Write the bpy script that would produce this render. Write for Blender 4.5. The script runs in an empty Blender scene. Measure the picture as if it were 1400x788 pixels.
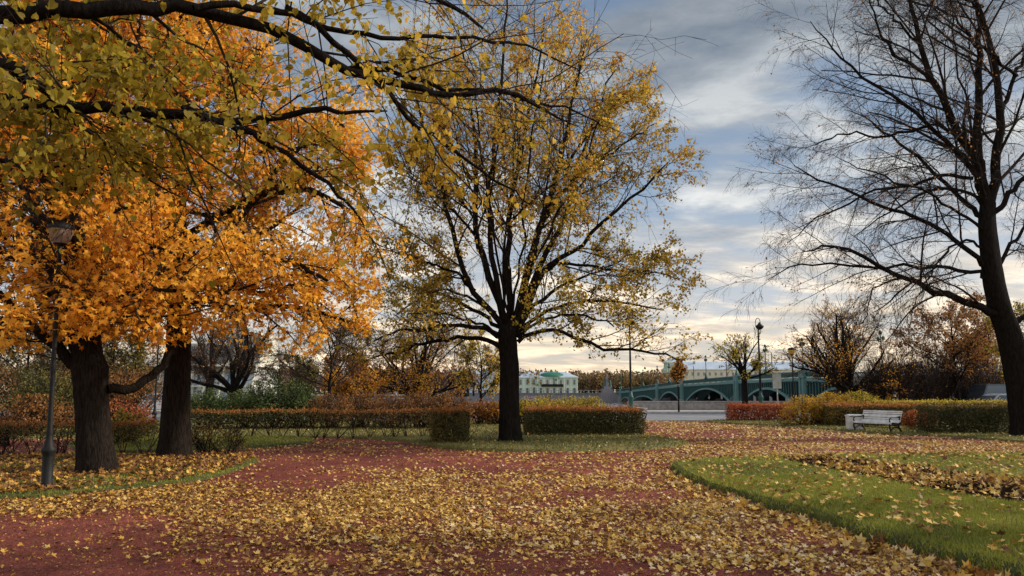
import bpy, math
import numpy as np
from mathutils import Vector

SC = bpy.context.scene
COL = SC.collection
PI = math.pi
R = math.radians
F = 1400 * 28 / 36.0          # focal length in photo pixels
EYE = 1.6
PITCH = math.atan((535 - 394) / F)
CP, SP = math.cos(PITCH), math.sin(PITCH)

# ------------------------------------------------------------------ geometry of the view
def ray(px, py):
    x, y = (px - 700) / F, (394 - py) / F
    return np.array([x, CP - y * SP, SP + y * CP])
def at(px, py, Y):
    r = ray(px, py); r = r * (Y / r[1]); r[2] += EYE
    return r
def G(px, py, z=0.0):
    r = ray(px, py); r = r * ((z - EYE) / r[2]); r[2] += EYE
    return r
def gx(px, Y):                # x on the ground seen at column px, distance Y
    return (px-700)/F*(Y*CP-EYE*SP)
def zof(py, Y):
    return at(700, py, Y)[2]
def proj(P):
    P = np.asarray(P, float); d = P[..., 1] * CP + (P[..., 2] - EYE) * SP
    u = -P[..., 1] * SP + (P[..., 2] - EYE) * CP
    return 700 + F * P[..., 0] / d, 394 - F * u / d

# ------------------------------------------------------------------ mesh builder
class MB:
    def __init__(s): s.V = []; s.n = 0; s.F = []; s.T = []; s.M = []; s.S = []
    def add(s, V, faces, tint=0.5, mi=0, smooth=False):
        V = np.asarray(V, np.float32).reshape(-1, 3); faces = np.asarray(faces, np.int64)
        if faces.ndim == 1: faces = faces[None]
        if len(faces) == 0: return s
        s.V.append(V); s.F.append(faces + s.n); s.n += len(V)
        nf = len(faces)
        s.T.append(np.broadcast_to(np.asarray(tint, np.float32), (nf,)))
        s.M.append(np.full(nf, mi, np.int32)); s.S.append(np.full(nf, smooth, bool))
        return s
    def box(s, c, d, rz=0, mi=0, rx=0, ry=0, taper=1.0, tint=.5):
        q = np.array([[-1,-1,-1],[1,-1,-1],[1,1,-1],[-1,1,-1],[-1,-1,1],[1,-1,1],[1,1,1],[-1,1,1]], float) * .5
        q[4:, :2] *= taper
        q = q * np.array(d)
        q = rotm(rx, ry, rz, q) + np.array(c)
        return s.add(q, [[0,3,2,1],[4,5,6,7],[0,1,5,4],[1,2,6,5],[2,3,7,6],[3,0,4,7]], mi=mi, tint=tint)
    def lathe(s, prof, c=(0,0,0), n=16, mi=0, smooth=True):
        a = np.arange(n) * 2 * PI / n
        V = np.concatenate([np.stack([r*np.cos(a), r*np.sin(a), np.full(n, z)], 1) for r, z in prof]) + np.array(c)
        k = len(prof); i = np.arange(n); j = (i + 1) % n
        Fc = np.concatenate([np.stack([t*n+i, t*n+j, (t+1)*n+j, (t+1)*n+i], 1) for t in range(k-1)])
        s.add(V, Fc, mi=mi, smooth=smooth)
        s.add(V[:n], [np.arange(n)[::-1]], mi=mi); s.add(V[-n:], [np.arange(n)], mi=mi)
        return s
    def tube(s, pts, rad, sides=6, mi=0, smooth=True, cap=False):
        pts = np.asarray(pts, float); rad = np.asarray(rad, float)
        if pts.ndim == 2: pts = pts[None]
        if rad.ndim < 2: rad = np.broadcast_to(rad, pts.shape[:2])
        N, m = pts.shape[:2]
        T = np.gradient(pts, axis=1); T /= np.linalg.norm(T, axis=2, keepdims=True) + 1e-9
        mt = T.mean(1); ref = np.where(np.abs(mt[:, 2:3]) > .8, np.array([[1., 0, 0]]), np.array([[0, 0, 1.]]))[:, None, :]
        U = np.cross(T, ref); U /= np.linalg.norm(U, axis=2, keepdims=True) + 1e-9
        W = np.cross(U, T)
        a = np.arange(sides) * 2 * PI / sides
        V = pts[:, :, None, :] + rad[:, :, None, None] * (np.cos(a)[None, None, :, None] * U[:, :, None, :] + np.sin(a)[None, None, :, None] * W[:, :, None, :])
        i = np.arange(sides); j = (i + 1) % sides
        q = np.concatenate([np.stack([t*sides+i, (t+1)*sides+i, (t+1)*sides+j, t*sides+j], 1) for t in range(m-1)])
        Fc = (np.arange(N)[:, None, None] * (m * sides) + q[None]).reshape(-1, 4)
        s.add(V.reshape(-1, 3), Fc, mi=mi, smooth=smooth)
        if cap:
            for b in range(N):
                s.add(V[b, -1], [np.arange(sides)[::-1]], mi=mi); s.add(V[b, 0], [np.arange(sides)], mi=mi)
        return s
    def bar(s, a, b, r, sides=6, mi=0): return s.tube(np.array([a, b], float), r, sides, mi, sides > 5, True)
    def poly(s, pts, mi=0, tint=.5): return s.add(pts, [list(range(len(pts)))], mi=mi, tint=tint)
    def prism(s, pts2, z0, z1, mi=0):   # horizontal outline extruded in z
        p = np.asarray(pts2, float)[:, :2]; n = len(p)
        V = np.concatenate([np.c_[p, np.full(n, z0)], np.c_[p, np.full(n, z1)]]); i = np.arange(n); j = (i+1) % n
        s.add(V, np.stack([i, j, j+n, i+n], 1), mi=mi); s.add(V[n:], [i], mi=mi); s.add(V[:n], [i[::-1]], mi=mi)
        return s
    def build(s, name, mats, parent=None, loc=None):
        me = bpy.data.meshes.new(name)
        V = np.concatenate(s.V).astype(np.float32)
        if loc is not None: V = V - np.array(loc, np.float32)
        me.vertices.add(len(V)); me.vertices.foreach_set('co', V.ravel())
        tot = np.concatenate([np.full(len(f), f.shape[1], np.int32) for f in s.F])
        lp = np.concatenate([f.ravel() for f in s.F]).astype(np.int32)
        me.loops.add(len(lp)); me.loops.foreach_set('vertex_index', lp)
        me.polygons.add(len(tot))
        st = np.zeros(len(tot), np.int32); st[1:] = np.cumsum(tot)[:-1]
        me.polygons.foreach_set('loop_start', st)
        try: me.polygons.foreach_set('loop_total', tot)
        except Exception: pass
        me.polygons.foreach_set('material_index', np.concatenate(s.M))
        me.polygons.foreach_set('use_smooth', np.concatenate(s.S))
        at_ = me.attributes.new('tint', 'FLOAT', 'FACE'); at_.data.foreach_set('value', np.concatenate(s.T).astype(np.float32))
        for m in (mats if isinstance(mats, (list, tuple)) else [mats]): me.materials.append(m)
        me.update(calc_edges=True); me.validate()
        o = bpy.data.objects.new(name, me); COL.objects.link(o)
        if loc is not None and parent is None: o.location = loc
        if parent is not None: o.parent = parent
        return o

def rotm(rx, ry, rz, q):
    cx, sx, cy, sy, cz, sz = math.cos(rx), math.sin(rx), math.cos(ry), math.sin(ry), math.cos(rz), math.sin(rz)
    Rx = np.array([[1,0,0],[0,cx,-sx],[0,sx,cx]]); Ry = np.array([[cy,0,sy],[0,1,0],[-sy,0,cy]]); Rz = np.array([[cz,-sz,0],[sz,cz,0],[0,0,1]])
    return q @ (Rz @ Ry @ Rx).T

def tag(o, label, cat, group=None):
    o['label'] = label; o['category'] = cat
    if group: o['group'] = group
    return o
def structure(o): o['kind'] = 'structure'; return o
def stuff(o): o['kind'] = 'stuff'; return o
def thing(name, label, cat, loc=(0,0,0), rz=0, group=None):
    o = bpy.data.objects.new(name, None); COL.objects.link(o); o.location = loc; o.rotation_euler = (0, 0, rz)
    o.empty_display_size = .2
    return tag(o, label, cat, group)
def dup(root, loc, rz=0, label=None, scale=1.0):
    r = root.copy(); COL.objects.link(r); r.location = loc; r.rotation_euler = (0, 0, rz); r.scale = (scale,)*3
    if label: r['label'] = label
    for ch in list(root.children):
        c = ch.copy(); COL.objects.link(c); c.parent = r
        for g in ch.children:
            d = g.copy(); COL.objects.link(d); d.parent = c
    return r

# ------------------------------------------------------------------ materials
def nt(name):
    m = bpy.data.materials.new(name); m.use_nodes = True; t = m.node_tree; t.nodes.clear()
    return m, t, t.nodes.new('ShaderNodeOutputMaterial')
def ramp(t, stops, interp='LINEAR'):
    r = t.nodes.new('ShaderNodeValToRGB'); r.color_ramp.interpolation = interp
    e = r.color_ramp.elements
    while len(e) < len(stops): e.new(.5)
    for k, (p, c) in enumerate(stops): e[k].position = p; e[k].color = (*c, 1)
    return r
def noise(t, scale, detail=3, vec=None, rough=.55, dist=0):
    n = t.nodes.new('ShaderNodeTexNoise'); n.inputs['Scale'].default_value = scale; n.inputs['Detail'].default_value = detail
    n.inputs['Roughness'].default_value = rough; n.inputs['Distortion'].default_value = dist
    if vec: t.links.new(vec, n.inputs['Vector'])
    return n
def coords(t, scale=(1,1,1)):
    c = t.nodes.new('ShaderNodeTexCoord'); m = t.nodes.new('ShaderNodeMapping'); m.inputs['Scale'].default_value = scale
    t.links.new(c.outputs['Object'], m.inputs['Vector']); return m.outputs['Vector']
def surf(name, c1, c2, scale=3, rough=.8, stretch=(1,1,1), bump=0.0, bscale=None, spec=.3, metal=0, detail=5, lo=.35, hi=.65):
    m, t, out = nt(name); v = coords(t, stretch); n = noise(t, scale, detail, v)
    r = ramp(t, [(lo, c1), (hi, c2)]); t.links.new(n.outputs['Fac'], r.inputs['Fac'])
    b = t.nodes.new('ShaderNodeBsdfPrincipled'); t.links.new(r.outputs['Color'], b.inputs['Base Color'])
    b.inputs['Roughness'].default_value = rough; b.inputs['Specular IOR Level'].default_value = spec; b.inputs['Metallic'].default_value = metal
    if bump:
        n2 = noise(t, bscale or scale * 4, 4, v); bp = t.nodes.new('ShaderNodeBump'); bp.inputs['Strength'].default_value = 1
        bp.inputs['Distance'].default_value = bump; t.links.new(n2.outputs['Fac'], bp.inputs['Height']); t.links.new(bp.outputs['Normal'], b.inputs['Normal'])
    t.links.new(b.outputs['BSDF'], out.inputs['Surface']); return m
def leafmat(name, stops, trans=.35, rough=.6, spec=.25):
    m, t, out = nt(name)
    a = t.nodes.new('ShaderNodeAttribute'); a.attribute_name = 'tint'
    r = ramp(t, stops); t.links.new(a.outputs['Fac'], r.inputs['Fac'])
    b = t.nodes.new('ShaderNodeBsdfPrincipled'); t.links.new(r.outputs['Color'], b.inputs['Base Color'])
    b.inputs['Roughness'].default_value = rough; b.inputs['Specular IOR Level'].default_value = spec
    if trans > 0:
        tr = t.nodes.new('ShaderNodeBsdfTranslucent'); t.links.new(r.outputs['Color'], tr.inputs['Color'])
        mx = t.nodes.new('ShaderNodeMixShader'); mx.inputs[0].default_value = trans
        t.links.new(b.outputs['BSDF'], mx.inputs[1]); t.links.new(tr.outputs['BSDF'], mx.inputs[2]); t.links.new(mx.outputs[0], out.inputs['Surface'])
    else: t.links.new(b.outputs['BSDF'], out.inputs['Surface'])
    return m

M = {}
M['bark'] = surf('bark', (.009,.007,.006), (.030,.023,.018), 6, .95, (6,6,.8), .05, 8, .05)
M['bark_dark'] = surf('bark_dark', (.007,.006,.005), (.018,.015,.013), 5, .95, (4,4,1), .03, 8, .05)
M['twig'] = surf('twig', (.016,.012,.010), (.035,.026,.020), 4, .9, spec=.1)
M['bare_twig'] = surf('bare_twig', (.03,.022,.019), (.06,.045,.036), 4, .9, spec=.1)
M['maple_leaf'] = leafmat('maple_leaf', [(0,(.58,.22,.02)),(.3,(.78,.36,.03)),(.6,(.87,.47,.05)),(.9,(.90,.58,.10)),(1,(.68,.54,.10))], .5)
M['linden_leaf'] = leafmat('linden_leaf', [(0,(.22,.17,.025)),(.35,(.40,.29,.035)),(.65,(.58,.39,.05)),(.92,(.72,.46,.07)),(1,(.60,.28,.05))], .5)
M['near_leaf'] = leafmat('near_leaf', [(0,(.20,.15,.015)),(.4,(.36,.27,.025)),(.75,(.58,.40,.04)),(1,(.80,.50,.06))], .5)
M['brown_leaf'] = leafmat('brown_leaf', [(0,(.13,.06,.025)),(.5,(.28,.12,.035)),(1,(.46,.21,.05))], .4)
M['orange_leaf'] = leafmat('orange_leaf', [(0,(.30,.11,.02)),(.5,(.55,.24,.03)),(1,(.75,.40,.05))], .45)
M['gold_leaf'] = leafmat('gold_leaf', [(0,(.20,.12,.02)),(.4,(.42,.24,.025)),(.75,(.62,.36,.035)),(1,(.66,.46,.06))], .4)
M['yellow_leaf'] = leafmat('yellow_leaf', [(0,(.20,.17,.02)),(.5,(.45,.33,.03)),(1,(.62,.45,.06))], .35)
M['olive_leaf'] = leafmat('olive_leaf', [(0,(.04,.045,.012)),(.5,(.10,.10,.02)),(1,(.24,.17,.035))], .25)
M['green_leaf'] = leafmat('green_leaf', [(0,(.025,.045,.012)),(.5,(.065,.10,.025)),(.85,(.13,.16,.04)),(1,(.22,.20,.06))], .25)
M['hedge_leaf'] = leafmat('hedge_leaf', [(0,(.03,.032,.012)),(.45,(.075,.07,.02)),(.8,(.17,.11,.025)),(1,(.30,.15,.03))], .25)
M['rust_leaf'] = leafmat('rust_leaf', [(0,(.09,.05,.02)),(.5,(.26,.095,.028)),(1,(.48,.19,.045))], .3)
M['red_leaf'] = leafmat('red_leaf', [(0,(.18,.04,.02)),(.5,(.40,.095,.035)),(1,(.55,.20,.05))], .3)
M['litter'] = leafmat('litter', [(0,(.14,.06,.025)),(.15,(.30,.14,.04)),(.35,(.52,.28,.05)),(.58,(.60,.38,.08)),(.8,(.58,.42,.18)),(1,(.66,.52,.32))], .1)
M['grass'] = leafmat('grass', [(0,(.10,.11,.018)),(.5,(.26,.27,.035)),(.85,(.40,.36,.06)),(1,(.50,.38,.12))], .3)
M['dry_grass'] = leafmat('dry_grass', [(0,(.07,.075,.02)),(.5,(.15,.14,.03)),(1,(.30,.24,.07))], .3)
M['lawn'] = surf('lawn', (.035,.042,.012), (.07,.075,.02), 6, .95, bump=.02)
M['lawn_dry'] = surf('lawn_dry', (.09,.085,.025), (.15,.13,.04), 1.5, .95, bump=.02)
M['soil'] = surf('soil', (.008,.006,.005), (.024,.015,.010), 8, 1, bump=.04, spec=.0)
M['iron'] = surf('iron', (.006,.007,.007), (.013,.013,.013), 20, .6, spec=.2)
M['iron_green'] = surf('iron_green', (.012,.06,.05), (.02,.085,.07), 20, .5, spec=.4)
M['white_paint'] = surf('white_paint', (.55,.55,.54), (.74,.74,.73), 6, .5)
M['granite'] = surf('granite', (.19,.18,.17), (.31,.29,.28), 3, .8, bump=.01, bscale=20)
M['granite_dark'] = surf('granite_dark', (.14,.13,.14), (.24,.22,.23), 2, .85, (1,1,2))
M['paving'] = surf('paving', (.30,.27,.26), (.40,.36,.34), 2, .85)
M['asphalt'] = surf('asphalt', (.13,.135,.145), (.19,.19,.20), 1.2, .75, bump=.004, bscale=60)
M['bridge_green'] = surf('bridge_green', (.030,.085,.082), (.045,.115,.108), .6, .6)
M['bridge_pale'] = surf('bridge_pale', (.10,.20,.19), (.13,.24,.23), .6, .6)
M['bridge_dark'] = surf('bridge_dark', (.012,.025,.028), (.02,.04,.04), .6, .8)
M['facade_green'] = surf('facade_green', (.36,.50,.42), (.42,.56,.47), .3, .9)
M['facade_blue'] = surf('facade_blue', (.36,.44,.54), (.44,.51,.60), .3, .9)
M['facade_cream'] = surf('facade_cream', (.48,.45,.36), (.55,.52,.43), .3, .9)
M['facade_white'] = surf('facade_white', (.62,.60,.55), (.70,.68,.63), .3, .8)
M['roof_grey'] = surf('roof_grey', (.30,.36,.44), (.38,.44,.52), .2, .5)
M['roof_dull'] = surf('roof_dull', (.13,.14,.15), (.19,.20,.21), .2, .8)
M['wall_dull'] = surf('wall_dull', (.13,.13,.135), (.19,.185,.18), .5, .9)
M['roof_green'] = surf('roof_green', (.015,.10,.07), (.02,.13,.09), .3, .5)
M['concrete'] = surf('concrete', (.28,.27,.27), (.36,.35,.34), .5, .85)
M['stone_trim'] = surf('stone_trim', (.60,.62,.56), (.68,.69,.62), .5, .85)
M['glass_dark'] = surf('glass_dark', (.03,.045,.06), (.06,.08,.10), .5, .12, spec=.8)
M['glass_blue'] = surf('glass_blue', (.10,.20,.33), (.14,.27,.42), .5, .1, spec=.9)
M['car_white'] = surf('car_white', (.62,.65,.70), (.66,.69,.74), .5, .2, spec=.7)
M['car_silver'] = surf('car_silver', (.30,.32,.34), (.34,.36,.38), .5, .2, spec=.7)
M['car_dark'] = surf('car_dark', (.02,.025,.03), (.03,.035,.04), .5, .25, spec=.7)
M['rubber'] = surf('rubber', (.012,.012,.012), (.02,.02,.02), 8, .9)
M['red_paint'] = surf('red_paint', (.55,.06,.04), (.60,.08,.05), 5, .5)
M['coat'] = surf('coat', (.012,.014,.02), (.022,.025,.035), 9, .9)
M['skin'] = surf('skin', (.42,.25,.18), (.46,.28,.20), 9, .6)
M['panel'] = surf('panel', (.45,.48,.42), (.60,.62,.56), 3.5, .6)

def path_mat():
    m, t, out = nt('red_gravel'); v = coords(t)
    n1 = noise(t, .35, 6, v, .65); n2 = noise(t, 70, 3, v, .8); n3 = noise(t, 2.2, 7, v, .7)
    r1 = ramp(t, [(.3, (.105,.026,.019)), (.7, (.23,.066,.048))]); t.links.new(n1.outputs['Fac'], r1.inputs['Fac'])
    r2 = ramp(t, [(.36, (.25,.25,.25)), (.5, (.95,.95,.95)), (.64, (1.9,1.7,1.6))]); t.links.new(n2.outputs['Fac'], r2.inputs['Fac'])
    r3 = ramp(t, [(.32, (.52,.50,.50)), (.55, (1,1,1)), (.7, (1.3,1.25,1.2))]); t.links.new(n3.outputs['Fac'], r3.inputs['Fac'])
    def mul(a, b):
        x = t.nodes.new('ShaderNodeMix'); x.data_type = 'RGBA'; x.blend_type = 'MULTIPLY'; x.inputs[0].default_value = 1
        t.links.new(a, x.inputs[6]); t.links.new(b, x.inputs[7]); return x.outputs[2]
    n4 = noise(t, 22, 4, v, .75); r4 = ramp(t, [(.36, (.45,.43,.42)), (.5, (1,1,1)), (.66, (1.6,1.5,1.4))]); t.links.new(n4.outputs['Fac'], r4.inputs['Fac'])
    c = mul(mul(mul(r1.outputs['Color'], r2.outputs['Color']), r3.outputs['Color']), r4.outputs['Color'])
    b = t.nodes.new('ShaderNodeBsdfPrincipled'); t.links.new(c, b.inputs['Base Color']); b.inputs['Roughness'].default_value = .95
    b.inputs['Specular IOR Level'].default_value = .15
    bp = t.nodes.new('ShaderNodeBump'); bp.inputs['Distance'].default_value = .012; t.links.new(n2.outputs['Fac'], bp.inputs['Height']); t.links.new(bp.outputs['Normal'], b.inputs['Normal'])
    t.links.new(b.outputs['BSDF'], out.inputs['Surface']); return m
M['path'] = path_mat()
def water_mat():
    m, t, out = nt('river_water'); v = coords(t, (.3, 1.2, 1)); n = noise(t, 1.2, 3, v)
    b = t.nodes.new('ShaderNodeBsdfPrincipled'); b.inputs['Base Color'].default_value = (.05,.075,.09,1); b.inputs['Roughness'].default_value = .12
    bp = t.nodes.new('ShaderNodeBump'); bp.inputs['Distance'].default_value = .15; t.links.new(n.outputs['Fac'], bp.inputs['Height']); t.links.new(bp.outputs['Normal'], b.inputs['Normal'])
    t.links.new(b.outputs['BSDF'], out.inputs['Surface']); return m
M['water'] = water_mat()

# ------------------------------------------------------------------ leaves
def tpl(pts, fold=.2):
    p = np.array(pts, float); return np.c_[p, fold * np.abs(p[:, 0]) - .12 * p[:, 1] ** 2]
_ang = [-90, -60, -25, 5, 35, 62, 90, 118, 145, 175, 205, 240]
_rad = [.30, .24, .44, .26, .60, .30, .66, .30, .60, .26, .44, .24]
T_MAPLE = tpl([(r * math.cos(R(a)), .42 + r * math.sin(R(a))) for a, r in zip(_ang, _rad)], .22)
T_HEART = tpl([(0,.05),(.28,-.08),(.48,.22),(.38,.62),(.12,.9),(0,1.1),(-.12,.9),(-.38,.62),(-.48,.22),(-.28,-.08)], .18)
T_OVAL = tpl([(0,0),(.33,.3),(.25,.75),(0,1.05),(-.25,.75),(-.33,.3)], .2)
T_QUAD = tpl([(0,0),(.42,.45),(0,1.0),(-.42,.55)], .15)

def unit(v): return v / (np.linalg.norm(v, axis=-1, keepdims=True) + 1e-9)
def leaves(mb, rng, P, size, T, tint, nrm=None, spread=1.0, down=None, curl=0):
    N = len(P)
    if N == 0: return
    n = rng.normal(size=(N, 3)) * spread
    if nrm is not None: n = n + nrm
    n = unit(n)
    a = rng.normal(size=(N, 3))
    if down is not None: a = a * .6 + down
    y = unit(a - n * (a * n).sum(1, keepdims=True)); x = np.cross(y, n)
    size = np.broadcast_to(size, (N,))
    tz = T[None, :, 2:3] * (1 + curl * rng.normal(size=(N, 1, 1)))
    V = P[:, None, :] + size[:, None, None] * (T[None, :, 0:1] * x[:, None, :] + T[None, :, 1:2] * y[:, None, :] + tz * n[:, None, :])
    k = len(T); Fc = np.arange(N * k).reshape(N, k)
    mb.add(V.reshape(-1, 3), Fc, tint=np.broadcast_to(tint, (N,)))

def vnoise(x, y, seed=0):       # smooth lattice value noise, 0..1
    r = np.random.default_rng(seed); g = r.random((64, 64))
    xi = np.floor(x).astype(int); yi = np.floor(y).astype(int); fx = x - xi; fy = y - yi
    fx = fx*fx*(3-2*fx); fy = fy*fy*(3-2*fy)
    a = g[xi % 64, yi % 64]; b = g[(xi+1) % 64, yi % 64]; c = g[xi % 64, (yi+1) % 64]; d = g[(xi+1) % 64, (yi+1) % 64]
    return (a*(1-fx)+b*fx)*(1-fy) + (c*(1-fx)+d*fx)*fy
def fbm(x, y, seed=0): return .5*vnoise(x, y, seed) + .3*vnoise(x*2.1, y*2.1, seed+1) + .2*vnoise(x*4.3, y*4.3, seed+2)

# ------------------------------------------------------------------ branching
def spline(P, n):
    P = np.asarray(P, float)
    if len(P) == 2: return P[0] + (P[1]-P[0]) * np.linspace(0, 1, n)[:, None]
    Q = np.vstack([2*P[0]-P[1], P, 2*P[-1]-P[-2]]); k = len(P) - 1
    out = []
    for u in np.linspace(0, k, n):
        i = min(int(u), k-1); t = u - i; a, b, c, d = Q[i:i+4]
        out.append(.5*((2*b)+(-a+c)*t+(2*a-5*b+4*c-d)*t*t+(-a+3*b-3*c+d)*t**3))
    return np.array(out)
def grow(rng, P, D, L, Rd, m, wander=.15, trop=(0,0,0), rend=.35):
    N = len(P); pts = np.empty((N, m, 3)); pts[:, 0] = P; d = unit(D); st = (L / (m-1))[:, None]
    for i in range(1, m):
        d = unit(d + rng.normal(size=(N, 3)) * wander + np.array(trop) / m); pts[:, i] = pts[:, i-1] + d * st
    t = np.linspace(0, 1, m)[None]; return pts, Rd[:, None] * (1 - (1-rend) * t)
def spawn(rng, pts, rad, k, t0=.2, t1=1., ang=45, sd=10, lr=.5, fall=.4, rmax=.6, env=None, plane=None, rmul=1.0, lmin=.05):
    N, m = pts.shape[:2]
    L = np.linalg.norm(np.diff(pts, axis=1), axis=2).sum(1)
    t = t0 + (t1-t0) * (np.arange(k)[None] + rng.random((N, k))) / k
    u = t * (m-1); i = np.minimum(u.astype(int), m-2); f = (u-i)[..., None]; r = np.arange(N)[:, None]
    P = pts[r, i] * (1-f) + pts[r, i+1] * f; T = unit(pts[r, i+1] - pts[r, i])
    RR = (rad[r, i] * (1-f[..., 0]) + rad[r, i+1] * f[..., 0])
    q = rng.normal(size=(N, k, 3))
    if plane is not None: q = q * np.array(plane)
    q = unit(q - T * (q*T).sum(2, keepdims=True)); a = np.radians(rng.normal(ang, sd, (N, k)))[..., None]
    D = T * np.cos(a) + q * np.sin(a)
    LL = np.maximum(L[:, None] * lr * (1 - fall*t) * rng.uniform(.65, 1.25, (N, k)), lmin)
    P = P.reshape(-1, 3); D = D.reshape(-1, 3); LL = LL.ravel(); RR = np.minimum(RR.ravel() * rmax, .014*LL*rmul + .003)
    if env is not None:
        tip = P + D * LL[:, None]; s = env(tip); LL = LL * np.clip(1.15 - .9 * np.maximum(s - .95, 0) * 2, .25, 1)
    return P, D, LL, RR
def wob(rng, pts, a):
    n = len(pts); w = rng.normal(size=(n, 3)) * a; w[0] = 0; return pts + w
def limb(rng, px, Y0, dY, r0, r1=.02, n=14, w=.03):
    """a limb given where it stands in the place: columns/rows become points at their own distance"""
    k = len(px); P = [at(x, y, Y0 + dY * (i/(k-1))**1.2) for i, (x, y) in enumerate(px)]
    p = wob(rng, spline(P, n), w); t = np.linspace(0, 1, n); return p, r1 + (r0-r1) * (1-t)**.8
def tips(pts, k, rng, t0=.2):
    N, m = pts.shape[:2]; t = t0 + (1-t0) * rng.random((N, k)); u = t*(m-1); i = np.minimum(u.astype(int), m-2); f = (u-i)[..., None]; r = np.arange(N)[:, None]
    return (pts[r, i]*(1-f) + pts[r, i+1]*f).reshape(-1, 3)
def ellipsoid_env(c, r):
    c = np.array(c); r = np.array(r); return lambda P: np.linalg.norm((P - c) / r, axis=-1)
def profile_env(cx, cy, zs, rs, ry=1.0):
    return lambda P: np.hypot(P[..., 0]-cx, (P[..., 1]-cy)/ry) / np.maximum(np.interp(P[..., 2], zs, rs, left=.01, right=.01), .05)
# ================================================================== SETTING
def sheet(name, pts, z, mat):
    mb = MB(); p = np.array(pts, float)[:, :2]; mb.poly(np.c_[p, np.full(len(p), z)]); return structure(mb.build(name, mat))
def ccw(p):
    a = 0.0
    for i in range(len(p)):
        j = (i+1) % len(p); a += p[i][0]*p[j][1] - p[j][0]*p[i][1]
    return p if a > 0 else p[::-1]
def closed(p, n=6):
    p = np.array(p, float)[:, :2]; k = len(p); out = []
    for i in range(k):
        a, b, c, d = p[i-1], p[i], p[(i+1) % k], p[(i+2) % k]
        for t in np.arange(n)/n: out.append(.5*((2*b)+(-a+c)*t+(2*a-5*b+4*c-d)*t*t+(-a+3*b-3*c+d)*t**3))
    return ccw(np.array(out))
def inside(P, poly):
    x, y = P[:, 0], P[:, 1]; r = np.zeros(len(P), bool); j = len(poly)-1
    for i in range(len(poly)):
        xi, yi = poly[i]; xj, yj = poly[j]
        c = ((yi > y) != (yj > y)) & (x < (xj-xi)*(y-yi)/((yj-yi) if yj != yi else 1e-9)+xi); r ^= c; j = i
    return r
def offset(p, d):
    q = np.roll(p, 1, 0); s = np.roll(p, -1, 0); t = unit(s-q); n = np.c_[t[:, 1], -t[:, 0]]; return p + n*d
def raised(name, outline, h, mat, n=6, seed=1, rag=.03):
    rng = np.random.default_rng(seed); p = closed(outline, n) ; p = p + rng.normal(size=p.shape)*rag*.5
    k = len(p); o = offset(p, .10); m_ = offset(p, .05)
    V = np.concatenate([np.c_[o, np.full(k, -.03)], np.c_[m_, np.full(k, h*.75)], np.c_[p, np.full(k, h)]])
    i = np.arange(k); j = (i+1) % k; mb = MB()
    mb.add(V, np.concatenate([np.stack([i, j, j+k, i+k], 1), np.stack([i+k, j+k, j+2*k, i+2*k], 1)]), smooth=True); mb.add(V[2*k:], [i])
    structure(mb.build(name, mat)); return p
def blades(name, poly, dens, h, w, mat, seed, z=0, hole=None, edge=True, ymax=99, lean=.5, xr=None):
    rng = np.random.default_rng(seed); lo, hi = poly.min(0), poly.max(0)
    if xr: lo[0], hi[0] = max(lo[0], xr[0]), min(hi[0], xr[1])
    hi[1] = min(hi[1], ymax); lo[1] = max(lo[1], 5.0)
    n = int((hi[0]-lo[0])*(hi[1]-lo[1])*dens); P = rng.random((n, 2))*(hi-lo)+lo; P = P[inside(P, poly)]
    P = P[np.abs(P[:, 0]) < P[:, 1]*.70 + 1.0]
    if hole is not None: P = P[~inside(P, hole)]
    P = P[rng.random(len(P)) < .45 + .9*fbm(P[:, 0]*2, P[:, 1]*2, seed)]
    zz = np.full(len(P), z)
    if edge:                                  # the ragged overhanging edge
        q = np.concatenate([poly + (np.roll(poly, -1, 0)-poly)*t for t in rng.random(160)]); q = offset2(q, poly, rng)
        L = np.linalg.norm(np.roll(poly, -1, 0)-poly, axis=1).sum(); keep = rng.random(len(q)) < min(1, L*dens*.16/len(q)); q = q[keep]
        P = np.concatenate([P, q]); zz = np.concatenate([zz, z - rng.random(len(q))*z])
    n = len(P); c = np.c_[P, zz]; hh = h*rng.uniform(.5, 1.3, n); a = rng.random(n)*2*PI; ww = w*rng.uniform(.6, 1.4, n)
    dx = np.c_[np.cos(a), np.sin(a), np.zeros(n)]; ln = rng.normal(size=(n, 3))*np.array([lean, lean, 0]); ln[:, 2] = 1
    V = np.stack([c - dx*ww[:, None]/2, c + dx*ww[:, None]/2, c + unit(ln)*hh[:, None]], 1).reshape(-1, 3)
    tint = np.clip(fbm(P[:, 0]*.7, P[:, 1]*.7, seed+5)*1.0 + rng.random(n)*.5 - .28, 0, 1)
    mb = MB(); mb.add(V, np.arange(n*3).reshape(n, 3), tint=tint); return stuff(mb.build(name, mat))
def offset2(q, poly, rng):
    c = poly.mean(0); k = len(poly); i = np.arange(len(q)) % k
    t = unit(np.roll(poly, -1, 0)-poly)[i]; n = np.c_[t[:, 1], -t[:, 0]]; return q + n*rng.uniform(-.02, .10, (len(q), 1))

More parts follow.
